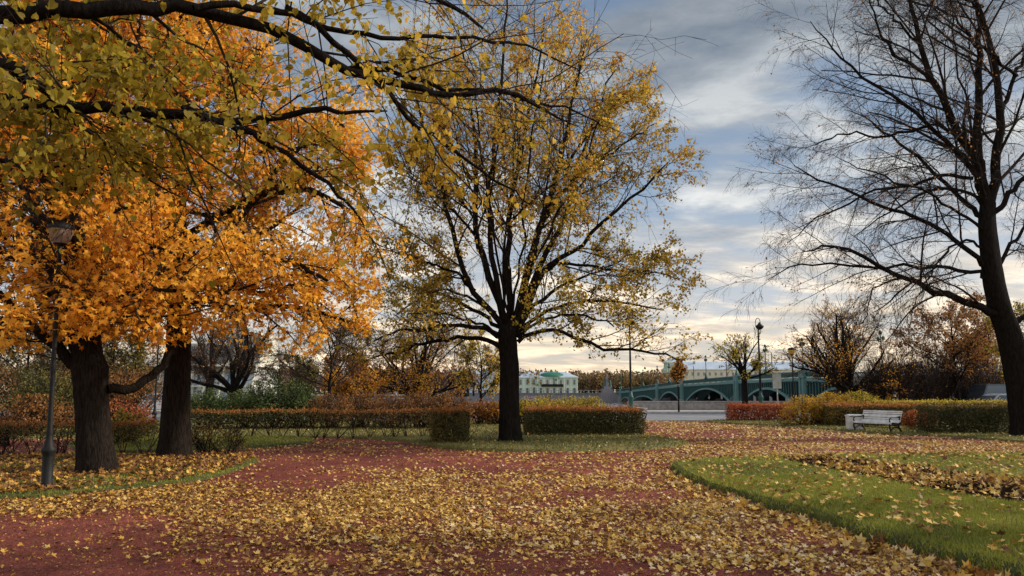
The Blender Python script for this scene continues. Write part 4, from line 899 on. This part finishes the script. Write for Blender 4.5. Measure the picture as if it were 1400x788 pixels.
bench = make_bench('park_bench', 'white slatted park bench with black iron ends on the path edge beside the litter bin', (bx, by, .01), R(-66))
dup(bench, (gx(868, 33.4), 33.6, .08), R(-80), 'white and black bench end peeking out behind the long dark hedge')
# ---- litter bin
t = thing('litter_bin', 'square white litter bin beside the left end of the white bench', 'litter bin', (gx(1169, 32.2), 32.2, .02), R(-8))
b = MB()
for s in (-1, 1): b.box((s*.26, 0, .30), (.05,.42,.60)); 
b.box((0,.19,.32), (.47,.04,.50)); b.box((0,-.19,.32), (.47,.04,.50))
b.box((0,-.215,.44), (.47,.012,.02)); b.box((0,-.215,.24), (.47,.012,.02)); b.build('body', M['white_paint'], t)
b = MB(); b.box((0,0,.615), (.62,.48,.04)); b.box((0,0,.645), (.50,.36,.03)); b.build('lid', M['white_paint'], t)
b = MB(); b.box((0,0,.34),(.40,.32,.5)); b.build('liner', M['iron'], t)

# ---- river parapet
def wall(label, x0, x1, Y, z0, z1, th=.5, seg=4.0):
    t = thing('granite_parapet', label, 'parapet', ((x0+x1)/2, Y, z0)); b = MB(); c = MB(); p = MB(); n = max(1, int((x1-x0)/seg)); s = (x1-x0)/n
    for i in range(n):
        xc = x0-(x0+x1)/2+s*(i+.5); b.box((xc, 0, (z1-z0)*.45), (s-.03, th*.8, (z1-z0)*.9)); c.box((xc, 0, (z1-z0)*.95), (s-.012, th, (z1-z0)*.12))
        
    b.build('blocks', M['granite'], t); c.build('coping', M['granite'], t); return t
xe = gx(858, 64.5)
wall('grey granite river parapet running in front of the green bridge', xe, 120, 64.6, .0, .80)
wall('grey granite river parapet glimpsed behind the yellow bushes', gx(470, 64.5), gx(806, 64.5), 64.6, .0, .72)
t = thing('embankment_wall', 'granite embankment wall dropping from the road to the river', 'embankment', (100, 65.5, -3)); b = MB(); b.box((0,0.2,1.5), (260,.5,2.95)); b.build('wall_face', M['granite_dark'], t)
# ---- railing with white posts on the left bank
t = thing('railing', 'pale metal railing with upright posts beyond the brown bushes', 'railing', (gx(480, 72), 72, 0)); b = MB(); p = MB()
x0, x1 = gx(425, 72)-gx(480, 72), gx(600, 72)-gx(480, 72)
for z in (.55,.95,1.25): p.bar((x0,0,z),(x1,0,z),.03,4)
p.build('rail', M['white_paint'], t)
for x in np.arange(x0, x1, 1.9): q = MB(); q.box((x,0,.75),(.14,.14,1.5)); q.box((x,0,1.53),(.2,.2,.06)); q.build('post', M['white_paint'], t)

# ---- sign board on the embankment
t = thing('notice_board', 'pale upright notice board on a post in front of the bridge arch', 'sign', (gx(1064, 62.5), 62.5, .1))
b = MB(); b.bar((0,0.04,0),(0,.04,2.9),.05); b.build('post', M['concrete'], t)
b = MB(); b.box((0,0,2.28),(.66,.05,1.15)); pn = b.build('board', M['panel'], t)

# ---- the person behind the hedge
def person(label, x, y, z, h, rz):
    me = bpy.data.meshes.new('person'); s = h/1.75
    J = [(0,0,.96),(0,.0,1.15),(0,-.02,1.38),(0,-.02,1.50),(0,-.03,1.60),(0,-.03,1.70),          # pelvis..head 0-5
         (-.18,0,1.42),(-.23,.03,1.16),(-.20,-.08,.93),(-.19,-.12,.85),                              # L arm 6-9
         (.18,0,1.42),(.27,-.06,1.20),(.40,-.22,1.18),(.46,-.26,1.19),                              # R arm 10-13
         (-.09,0,.90),(-.10,-.10,.50),(-.10,.04,.09),(-.10,-.12,.04),(.09,0,.90),(.11,.10,.50),(.11,.26,.12),(.11,.14,.04)]
    E = [(0,1),(1,2),(2,3),(3,4),(4,5),(2,6),(6,7),(7,8),(8,9),(2,10),(10,11),(11,12),(12,13),(0,14),(14,15),(15,16),(16,17),(0,18),(18,19),(19,20),(20,21)]
    rad = [.15,.14,.16,.06,.085,.095,.075,.055,.042,.04,.075,.055,.042,.04,.10,.075,.05,.045,.10,.075,.05,.045]
    me.from_pydata([Vector(j)*s for j in J], E, []); o = bpy.data.objects.new('person', me); COL.objects.link(o)
    md = o.modifiers.new('skin', 'SKIN'); md.use_smooth_shade = True
    me.skin_vertices.new() if hasattr(me.skin_vertices, 'new') and not me.skin_vertices else None
    for i, v in enumerate(me.skin_vertices[0].data): v.radius = (rad[i]*s, rad[i]*s*(.75 if i < 3 else 1)); v.use_root = (i == 0)
    sb = o.modifiers.new('sub', 'SUBSURF'); sb.levels = sb.render_levels = 2
    dg = bpy.context.evaluated_depsgraph_get(); ev = bpy.data.meshes.new_from_object(o.evaluated_get(dg)); ev.name = 'person'
    o.modifiers.clear(); o.data = ev
    ev.materials.clear(); ev.materials.append(M['coat']); ev.materials.append(M['skin'])
    for p in ev.polygons:
        c = p.center/s; p.material_index = 1 if (c.z > 1.50 or (c.x > .42)) else 0; p.use_smooth = True
    tag(o, label, 'person'); o.location = (x, y, z); o.rotation_euler = (0,0,rz)
    c = MB(); c.lathe([(.125,1.66),(.128,1.70),(.12,1.76),(.08,1.81),(.0,1.83)], (0,-.03,0), 14); c.box((0,-.16,1.675),(.15,.12,.02)); k = c.build('cap', M['coat'], o); k.data.transform(__import__('mathutils').Matrix.Scale(s, 4))
    return o
try: person('person in a dark coat and cap walking behind the yellow bushes ', gx(1228, 44.5), 44.7, -.01, 1.52, R(-70))
except Exception as ex: print('person failed', ex)

M['car_red'] = surf('car_red', (.16,.02,.018), (.19,.025,.02), .5, .3, spec=.6)
# ---- vehicles
def car(name, label, loc, rz, paint, L=4.4, W=1.75, H=1.45, van=False):
    t = thing(name, label, 'van' if van else 'car', loc, rz)
    if van: pr = [(-L/2,.35),(-L/2,.95),(-L/2+.25,1.1),(-L/2+.75,H),(L/2-.1,H),(L/2,H-.2),(L/2,.35)]; gl = [(-L/2+.38,1.12),(-L/2+.80,H-.12),(L/2-.25,H-.12),(L/2-.15,1.12)]
    else: pr = [(-L/2,.30),(-L/2-.02,.62),(-L/2+.25,.78),(-L/2+1.15,.90),(-L/2+1.75,H-.06),(-L/2+2.3,H),(L/2-1.3,H-.03),(L/2-.65,1.0),(L/2-.05,.92),(L/2,.60),(L/2-.02,.30)]; gl = [(-L/2+1.25,.93),(-L/2+1.82,H-.12),(L/2-1.32,H-.10),(L/2-.80,.96)]
    def loft(pr, w0, w1, z1):
        mb = MB(); n = len(pr); V = []
        for s in (-1, 1):
            for x, z in pr: f = np.clip((z-.9)/(H-.9), 0, 1); V.append((x, s*(w0*(1-f)+w1*f)/2, z))
        V = np.array(V); i = np.arange(n); j = (i+1) % n; mb.add(V, np.stack([i, j, j+n, i+n], 1)); mb.add(V[:n], [i]); mb.add(V[n:], [i[::-1]]); return mb
    b = loft(pr, W, W*.8, H).build('body', M[paint], t)
    md = b.modifiers.new('bevel', 'BEVEL'); md.width = .05; md.segments = 2
    g = loft(gl, W+.012, W*.8+.02, H); g.build('window', M['glass_dark'], t)
    g = MB(); 
    if van: g.box((-L/2+.46,0,1.34), (.03,W*.8,.5), ry=R(38)); 
    else:
        g.box((-L/2+1.40,0,1.14), (.03,W*.78,.5), ry=R(52)); rg = MB(); rg.box((L/2-.98,0,1.18), (.03,W*.76,.48), ry=R(-52)); rg.build('rear_window', M['glass_dark'], t)
    g.build('windscreen', M['glass_dark'], t)
    for sx in (-L/2+.8, L/2-.85):
        for sy in (-1, 1):
            w = MB(); a = np.arange(20)*2*PI/20; V = np.concatenate([np.c_[sx+.32*np.cos(a), np.full(20, sy*(W/2-.18)), .32+.32*np.sin(a)], np.c_[sx+.32*np.cos(a), np.full(20, sy*(W/2+.015)), .32+.32*np.sin(a)]]); i = np.arange(20); j = (i+1) % 20
            w.add(V, np.stack([i, j, j+20, i+20], 1)); w.add(V[20:], [i]); w.add(V[:20], [i]); wo = w.build('wheel', M['rubber'], t)
            w = MB(); V2 = np.c_[sx+.19*np.cos(a), np.full(20, sy*(W/2+.022)), .32+.19*np.sin(a)]; w.add(V2, [i]); w.build('rim', M['car_silver'], wo)
    for sy in (-1, 1):
        h = MB(); h.box((-L/2+.02, sy*W*.36, .70), (.08,.28,.14)); h.build('headlight', M['white_paint'], t)
        h = MB(); h.box((L/2-.01, sy*W*.38, .80), (.06,.20,.16)); h.build('tail_light', M['red_paint'], t)
    return t
car('parked_car', 'pale white car parked beyond the hedge between the two maple trunks', (gx(212, 60), 60, .0), R(4), 'car_white')
car('parked_car', 'silver car behind the bare thicket in the right background', (gx(1342, 56), 54, -.01), R(5), 'car_silver')
car('parked_van', 'dark van parked in the right background beside the leaning trunk', (gx(1376, 56), 56, -.01), R(2), 'car_dark', 4.9, 1.9, 2.1, True)
car('parked_car', 'small dark red car just visible over the hedge right of the central trunk', (gx(727, 53), 53, -.01), R(0), 'car_red', 3.9, 1.6, 1.25)

# ---- striped barrier board leaning by the right trunk
t = thing('barrier_board', 'leaning red and white striped board by a dark post near the right edge', 'barrier', (gx(1391, 46), 46, 0))
b = MB(); b.bar((-.22,0,0),(-.30,0,2.6),.07); b.build('post', M['iron'], t)
b = MB(); w = MB()
for i in range(8): (b if i % 2 else w).box((.22-.05*i, 0, .3+i*.27), (.22,.05,.268), ry=R(-10.5))
b.build('red_stripe', M['red_paint'], t); w.build('white_stripe', M['white_paint'], t)

# ---- facades
def building(name, label, x0, x1, Y, z0, H, D, wallm, rows, cols, roofm=None, roofh=2.0, ww=.45, wh=.55, base=.0, trim='stone_trim', pil=False, glass='glass_dark', cat='building', rz=0, rowf=None):
    t = thing(name, label, cat, ((x0+x1)/2, Y, z0), rz); W = x1-x0; b = MB(); b.box((0, D/2, H/2), (W, D, H)); b.build('wall', M[wallm], t)
    c = MB(); c.box((0, D/2, H+.25), (W+.8, D+.8, .5)); c.build('cornice', M[trim], t)
    if rows > 1: c = MB(); c.box((0, -.08, H/rows*1.0+.0), (W+.1, .2, .35)); c.build('string_course', M[trim], t)
    if roofm:
        r = MB(); V = np.array([(-W/2-.4,-.4,H+.5),(W/2+.4,-.4,H+.5),(W/2+.4,D+.4,H+.5),(-W/2-.4,D+.4,H+.5),(-W/2+D*.35,D*.5,H+.5+roofh),(W/2-D*.35,D*.5,H+.5+roofh)])
        r.add(V, [[0,1,5,4],[2,3,4,5]]); r.add(V[[1,2,5]], [[0,1,2]]); r.add(V[[3,0,4]], [[0,1,2]]); ro = r.build('roof', M[roofm], t)
        for k in range(3): q = MB(); q.box((W*(-.3+.3*k), D*.35, H+.5+roofh*.9), (1.2,1.0,1.4)); q.build('chimney', M['concrete'], ro)
    sx, sz = W/cols, (H-base)/rows
    for j in range(rows):
        for i in range(cols):
            x = -W/2+sx*(i+.5); z = base+sz*(j+.5); w_ = sx*ww; h_ = sz*wh*(.75 if j == rows-1 and rows > 2 else 1)
            q = MB(); q.box((x,-.06,z), (w_+.3,.12,h_+.3)); fr = q.build('window', M[trim], t); q = MB(); q.box((x,-.13,z), (w_,.04,h_)); q.build('pane', M[glass], fr)
    if pil:
        p = MB()
        for i in range(cols+1): p.box((np.clip(-W/2+sx*i, -W/2+.3, W/2-.3), -.16, H*.5), (.5, .3, H*.98))
        p.build('pilasters', M[trim], t)
    return t
Yf = 400
t = building('mansion', 'pale green mansion with a green pediment roof across the river right of the central trunk', gx(652, Yf), gx(790, Yf), Yf, -1.0, 9.2, 16, 'facade_green', 2, 15, 'roof_grey', 2.6, .36, .62, .8, pil=True)
r = MB(); gxm = gx(755, Yf)-(gx(652, Yf)+gx(790, Yf))/2; r.lathe([(7.5,9.7),(7.2,10.4),(5.5,11.4),(3.2,12.0),(1,12.2),(0,12.3)], (gxm, 6, 0), 18); r.build('dome_roof', M['roof_green'], t)
r = MB(); r.box((gxm, -.6, 5.0), (11, 1.1, .4)); r.box((gxm, -1.1, 5.6), (11, .12, .9)); r.build('balcony', M['iron'], t)
building('apartment_building', 'pale blue building across the river left of the central trunk', gx(604, 380), gx(690, 380), 380, -1, 10.5, 14, 'facade_blue', 3, 11, 'roof_grey', 2.2, .40, .6, .6)
building('long_building', 'long cream building with a pale blue-grey roof rising behind the bridge', gx(912, 470), gx(1118, 470), 470, -1, 15.0, 16, 'facade_cream', 3, 26, 'roof_grey', 4.5, .42, .55, .6)
building('tower_block', 'taller pale building at the left end of the long roof behind the bridge', gx(912, 468), gx(932, 468), 466, -1, 19, 10, 'facade_green', 4, 3, 'roof_grey', 2, .4, .55, .6)
building('long_building', 'low grey building with a pitched roof behind the thicket and vehicles at right', gx(1205, 84), gx(1560, 84), 84, -.0, 2.7, 9, 'wall_dull', 1, 18, 'roof_dull', .9, .45, .5, .4, trim='wall_dull')
# ---- modern building at left
Yb = 92; x0, x1 = gx(196, Yb), gx(345, Yb); W = x1-x0; xc = (x0+x1)/2
t = thing('modern_building', 'modern building with slanted white struts and blue glass behind the maple trunks', 'building', (xc, Yb, 0))
b = MB(); b.box((0,5,2.2),(W,9,4.4)); b.build('wall', M['concrete'], t)
b = MB()
for i in range(9): b.box((-W/2+W/9*(i+.5), .47, 2.0),(W/9-.15,.06,3.2))
b.build('glazing', M['glass_blue'], t)
b = MB(); b.box((0,3.6,4.55),(W+1,9.5,.30)); b.box((0,4.6,2.2),(W+.2,9.3,.22)); b.build('floor_slab', M['facade_white'], t)
for i in range(8):
    x = -W/2+W/7*i; b = MB(); b.tube(np.array([(x-.5,-.6,-.1),(x+.5,-.6,4.45)]), .14, 4, cap=True); b.build('strut', M['facade_white'], t)
b = MB(); b.box((W*.33,6,4.7+1.9),(W*.32,7,3.8)); b.build('upper_storey', M['facade_cream'], t)
b = MB(); b.box((-W*.2,7,4.7+1.3),(W*.4,6,2.6)); b.build('upper_storey', M['concrete'], t)
for i in range(4): b = MB(); b.box((W*.33-W*.12+W*.08*i, 2.42, 6.6),(W*.045,.12,2.6)); b.build('window', M['glass_dark'], t)

# ---- the far quay and the obelisk
t = thing('quay_wall', 'grey granite quay wall along the far bank of the river', 'quay', (0, 344, -3.2)); b = MB(); b.box((150,1.5,1.9),(560,3,3.8)); b.box((150,1.2,3.9),(560,3.2,.25)); b.build('wall_face', M['granite_dark'], t)
b = MB()
for x in np.arange(-60, 62, 3.2): b.box((x, .4, 4.6),(.5,.5,1.1))
b.box((0,.4,5.15),(124,.3,.18)); b.build('balustrade', M['granite'], t)
Yo = 335; xo = gx(830, Yo)
t = thing('obelisk', 'dark obelisk monument with bronze figures on a granite pedestal at the far bridge end', 'monument', (xo, Yo, -3))
b = MB(); b.box((0,0,2),(6.0,6,4)); b.box((0,0,4.8),(4.2,4.2,1.6)); b.box((0,0,6.0),(3.0,3.0,1.2)); b.build('pedestal', M['granite_dark'], t)
b = MB(); b.box((0,0,8.6),(1.2,1.2,4.2),taper=.5); b.lathe([(.4,10.6),(.25,11.0),(.45,11.2),(.2,11.5),(0,11.8)], n=8); b.build('shaft', M['granite_dark'], t)
b = MB()
for s in (-1,1):
    b.lathe([(.0,5.6),(.7,5.6),(.75,6.4),(.45,7.4),(.5,8.0),(.28,8.5),(.3,8.9),(0,9.2)], (s*1.3,-.6,0), 8); b.tube(spline([(s*1.3,-.6,7.8),(s*.7,-.6,8.6),(s*.4,-.6,9.4)],6),.18,5)
b.build('figures', M['iron_green'], t)

# ---- the bridge
A = np.array([50.5, 110.0]); B = np.array([44.0, 330.0]); dr = (B-A)/np.linalg.norm(B-A)
def bp(px):          # distance along the bridge axis seen at column px
    k = (px-700)/F*1.0; # x = k*Y
    s = (k*A[1]-A[0])/(dr[0]-k*dr[1]); return s
LB = np.linalg.norm(B-A); hd = math.atan2(dr[1], dr[0])
t = thing('bridge', 'long green iron arch bridge with lattice spandrels crossing the river', 'bridge', (A[0], A[1], -3), hd)   # local x along the bridge, local y to its left (towards the river left / viewer's left)
piers = [bp(p) for p in (1290, 1205, 1097, 1006, 932, 898, 862, 848)]
def deck_z(s): return 3 + np.interp(s, [-60, 0, bp(1097), bp(1006), bp(932), bp(898), bp(862), bp(845)], [1.9, 3.1, 3.9, 3.8, 3.4, 2.8, 1.8, 1.2])
WB = 14.0; yl = 0.0       # left face at y=0, the deck extends to -WB
s0, s1 = -55, LB+8
S = np.linspace(s0, s1, 60)
def strip(mb, zlo, zhi, y, th):   # a band following the deck's hump
    for a_, b_ in zip(S[:-1], S[1:]):
        za, zb = deck_z(a_), deck_z(b_); V = np.array([(a_,y-th/2,za+zlo),(b_,y-th/2,zb+zlo),(b_,y+th/2,zb+zlo),(a_,y+th/2,za+zlo),(a_,y-th/2,za+zhi),(b_,y-th/2,zb+zhi),(b_,y+th/2,zb+zhi),(a_,y+th/2,za+zhi)])
        mb.add(V, [[0,3,2,1],[4,5,6,7],[0,1,5,4],[2,3,7,6]])
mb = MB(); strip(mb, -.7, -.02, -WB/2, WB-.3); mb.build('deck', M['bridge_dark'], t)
mb = MB(); strip(mb, -.55, .0, .05, .3); mb.build('cornice', M['bridge_pale'], t); mb = MB(); strip(mb, -.55, 0, -WB, .3); mb.build('cornice', M['bridge_pale'], t)
for ya, za in ((.1, 1.0), (.1, .12), (-WB, 1.0)): mb = MB(); strip(mb, za, za+.11, ya, .14); mb.build('handrail', M['bridge_pale'], t)
mb = MB()
for s in np.arange(s0, s1, .55): z = deck_z(s); mb.box((s, .1, z+.6), (.10,.06,.85))
strip(mb, .2, .95, .06, .02)
mb.build('railing', M['bridge_green'], t)
zs_ = 1.0   # springing height above the river (local z)
tops = {0:4.3, 1:4.8, 2:4.9, 3:5.0, 4:4.1, 5:2.7, 6:2.0}
for i in range(len(piers)-1):
    a_, b_ = piers[i], piers[i+1]; L = b_-a_; pw = .9; xs = np.linspace(a_+pw, b_-pw, 28); u = (xs-(a_+b_)/2)/((b_-a_)/2-pw); zt = tops[i]; zz = zs_-.6+(zt-zs_+.6)*(1-np.abs(u)**2.1)
    for yy, nm in ((.12, 'arch'), (-WB+.1, 'arch')):
        mb = MB()
        for q in range(27):
            V = np.array([(xs[q],yy-.22,zz[q]),(xs[q+1],yy-.22,zz[q+1]),(xs[q+1],yy+.22,zz[q+1]),(xs[q],yy+.22,zz[q]),(xs[q],yy-.22,zz[q]+.42),(xs[q+1],yy-.22,zz[q+1]+.42),(xs[q+1],yy+.22,zz[q+1]+.42),(xs[q],yy+.22,zz[q]+.42)])
            mb.add(V, [[0,3,2,1],[4,5,6,7],[0,1,5,4],[2,3,7,6]])
        mb.build(nm, M['bridge_pale'], t)
    mb = MB(); nb = int(L/1.15); zt_ = np.linspace(a_+pw, b_-pw, 12); mb.tube(np.c_[zt_, np.full(12, .05), deck_z(zt_)-.62], .1, 4)
    for k in range(1, nb):
        x = a_+L*k/nb; z0_ = float(np.interp(x, xs, zz))+.4; z1_ = deck_z(x)-.55
        if z1_ > z0_+.05: mb.box((x,.05,(z0_+z1_)/2),(.22,.2,z1_-z0_)); 
    mb.build('spandrel', M['bridge_green'], t)
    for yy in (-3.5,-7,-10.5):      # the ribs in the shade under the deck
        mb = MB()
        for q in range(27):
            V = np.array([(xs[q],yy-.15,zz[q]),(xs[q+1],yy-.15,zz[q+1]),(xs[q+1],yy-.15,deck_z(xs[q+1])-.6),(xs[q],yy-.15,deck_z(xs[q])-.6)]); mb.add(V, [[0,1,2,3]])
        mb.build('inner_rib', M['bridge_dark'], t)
for s in piers:
    z = deck_z(s); mb = MB(); mb.box((s,-WB/2,.7),(2.2,WB+2.2,3.0)); mb.box((s,-WB/2,2.3),(1.9,WB+1.6,.3)); mb.build('pier', M['granite'], t)
    mb = MB(); 
    for o_ in (-.62,.62): mb.box((s+o_,.35,(2.2+z)/2),(.55,.6,z-2.4))
    mb.box((s,.30,(2.2+z)/2),(.5,.3,z-2.4)); mb.box((s,.3,z+.55),(1.9,.7,1.25)); mb.build('pier_column', M['bridge_pale'], t)
lb = MB(); lb.bar((0,0,0),(0,0,5.2),.09); lb.lathe([(.0,0),(.45,0),(.4,.5),(.2,1.2),(.12,1.5),(.0,1.5)], n=8); lb.bar((-.7,0,4.4),(.7,0,4.4),.05)
for s in (-.7,.7,0): lb.lathe([(0,0),(.18,.05),(.26,.4),(.1,.6),(0,.65)], (s,0,4.45+(.8 if s == 0 else 0)), 8)
proto = None
for s in list(piers[1:])+[ (piers[i]+piers[i+1])/2 for i in range(1, 6)]:
    if proto is None: proto = lb.build('lamp', M['iron_green'], t); o = proto
    else: o = proto.copy(); COL.objects.link(o); o.parent = t
    o.location = (s, .1, deck_z(s)+.9)
# tram wire masts and thin wires above the bridge
mm = MB()
for s in np.arange(-30, LB, 36): mm.bar((s,-WB+1,deck_z(s)),(s,-WB+1,deck_z(s)+7),.09)
mm.build('mast', M['iron'], t)

# ================================================================== LIGHT, SKY, CAMERA
AZ, EL = R(80), R(30)      # sun to the right and ahead, low
sun = bpy.data.lights.new('sun', 'SUN'); sun.energy = 4.6; sun.angle = R(3.5); sun.color = (1, .90, .76)
so = bpy.data.objects.new('sun', sun); COL.objects.link(so)
sd = Vector((math.sin(AZ)*math.cos(EL), math.cos(AZ)*math.cos(EL), math.sin(EL)))
so.rotation_euler = (-sd).to_track_quat('-Z', 'Y').to_euler(); so.location = (20, 20, 30)
w = bpy.data.worlds.new('World'); SC.world = w; w.use_nodes = True; t = w.node_tree; t.nodes.clear()
out = t.nodes.new('ShaderNodeOutputWorld'); bg = t.nodes.new('ShaderNodeBackground'); bg.inputs['Strength'].default_value = .10
sky = t.nodes.new('ShaderNodeTexSky'); sky.sky_type = 'NISHITA'; sky.sun_disc = False; sky.sun_elevation = EL; sky.sun_rotation = AZ; sky.altitude = 0; sky.dust_density = 2
tc = t.nodes.new('ShaderNodeTexCoord'); sep = t.nodes.new('ShaderNodeSeparateXYZ'); t.links.new(tc.outputs['Generated'], sep.inputs[0])
def math_(op, a, b=None, cl=False):
    n = t.nodes.new('ShaderNodeMath'); n.operation = op; n.use_clamp = cl
    for i, v in enumerate((a, b)):
        if v is None: continue
        if hasattr(v, 'links'): t.links.new(v, n.inputs[i])
        else: n.inputs[i].default_value = v
    return n.outputs[0]
zc = math_('MAXIMUM', sep.outputs['Z'], 0.0); den = math_('ADD', zc, .16)
cv = t.nodes.new('ShaderNodeCombineXYZ'); t.links.new(math_('DIVIDE', sep.outputs['X'], den), cv.inputs[0]); t.links.new(math_('DIVIDE', sep.outputs['Y'], den), cv.inputs[1])
mp = t.nodes.new('ShaderNodeMapping'); mp.inputs['Scale'].default_value = (.75, 1.15, 1); mp.inputs['Rotation'].default_value = (0,0,R(12)); mp.inputs['Location'].default_value = (3.1, 1.7, 0); t.links.new(cv.outputs[0], mp.inputs['Vector'])
n1 = noise(t, 1.6, 8, mp.outputs[0], .55, .35); n2 = noise(t, 3.0, 6, mp.outputs[0], .6, .3)
cover = math_('ADD', math_('MULTIPLY', n1.outputs['Fac'], .75), math_('MULTIPLY', n2.outputs['Fac'], .25))
mask = ramp(t, [(.44, (0,0,0)), (.54, (1,1,1))]); t.links.new(cover, mask.inputs['Fac'])
# cloud colour by height: cream at the horizon, grey-blue above, with lighter and darker banks
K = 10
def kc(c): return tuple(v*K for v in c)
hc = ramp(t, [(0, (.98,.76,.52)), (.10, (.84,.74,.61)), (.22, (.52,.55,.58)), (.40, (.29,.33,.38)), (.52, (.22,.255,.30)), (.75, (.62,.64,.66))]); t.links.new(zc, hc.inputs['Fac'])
sh = ramp(t, [(.34, (.60,.66,.74)), (.50, (1,1,1)), (.64, (1.55,1.48,1.38))]); t.links.new(n2.outputs['Fac'], sh.inputs['Fac'])
def vmul(a, b, f=1.0, typ='MULTIPLY'):
    x = t.nodes.new('ShaderNodeMix'); x.data_type = 'RGBA'; x.blend_type = typ; x.inputs[0].default_value = f
    for i, v in ((6, a), (7, b)):
        if hasattr(v, 'links'): t.links.new(v, x.inputs[i])
        else: x.inputs[i].default_value = (*v, 1)
    return x.outputs[2]
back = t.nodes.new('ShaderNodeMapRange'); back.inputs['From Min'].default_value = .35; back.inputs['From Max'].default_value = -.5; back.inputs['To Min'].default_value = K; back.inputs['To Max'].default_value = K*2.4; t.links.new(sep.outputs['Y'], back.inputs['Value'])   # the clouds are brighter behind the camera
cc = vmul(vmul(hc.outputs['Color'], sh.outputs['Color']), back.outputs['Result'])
gap = ramp(t, [(0, (.80,.68,.52)), (.10, (.60,.62,.66)), (.25, (.28,.38,.52)), (.5, (.15,.22,.34)), (1, (.09,.16,.30))]); t.links.new(zc, gap.inputs['Fac'])
clear = vmul(vmul(gap.outputs['Color'], (K, K, K)), sky.outputs['Color'], .25, 'MIX')
mx = t.nodes.new('ShaderNodeMix'); mx.data_type = 'RGBA'; t.links.new(mask.outputs['Color'], mx.inputs[0]); t.links.new(clear, mx.inputs[6]); t.links.new(cc, mx.inputs[7])
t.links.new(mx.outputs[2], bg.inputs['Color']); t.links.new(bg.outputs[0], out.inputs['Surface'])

cam = bpy.data.cameras.new('camera'); cam.lens = 28; cam.sensor_width = 36; cam.clip_start = .05; cam.clip_end = 9000
co = bpy.data.objects.new('camera', cam); COL.objects.link(co); co.location = (0, 0, EYE); co.rotation_euler = (PI/2 + PITCH, 0, 0); SC.camera = co
vs = SC.view_settings; vs.view_transform = 'Standard'; vs.look = 'None'; vs.gamma = 1; vs.exposure = .15; vs.use_curve_mapping = False
cy = SC.cycles; cy.max_bounces = 5; cy.diffuse_bounces = 3; cy.glossy_bounces = 2; cy.transmission_bounces = 3; cy.caustics_reflective = False; cy.caustics_refractive = False; cy.sample_clamp_indirect = 4
cy.use_denoising = True
try: cy.denoiser = 'OPENIMAGEDENOISE'; cy.denoising_input_passes = 'RGB_ALBEDO_NORMAL'
except Exception as e: print(e)
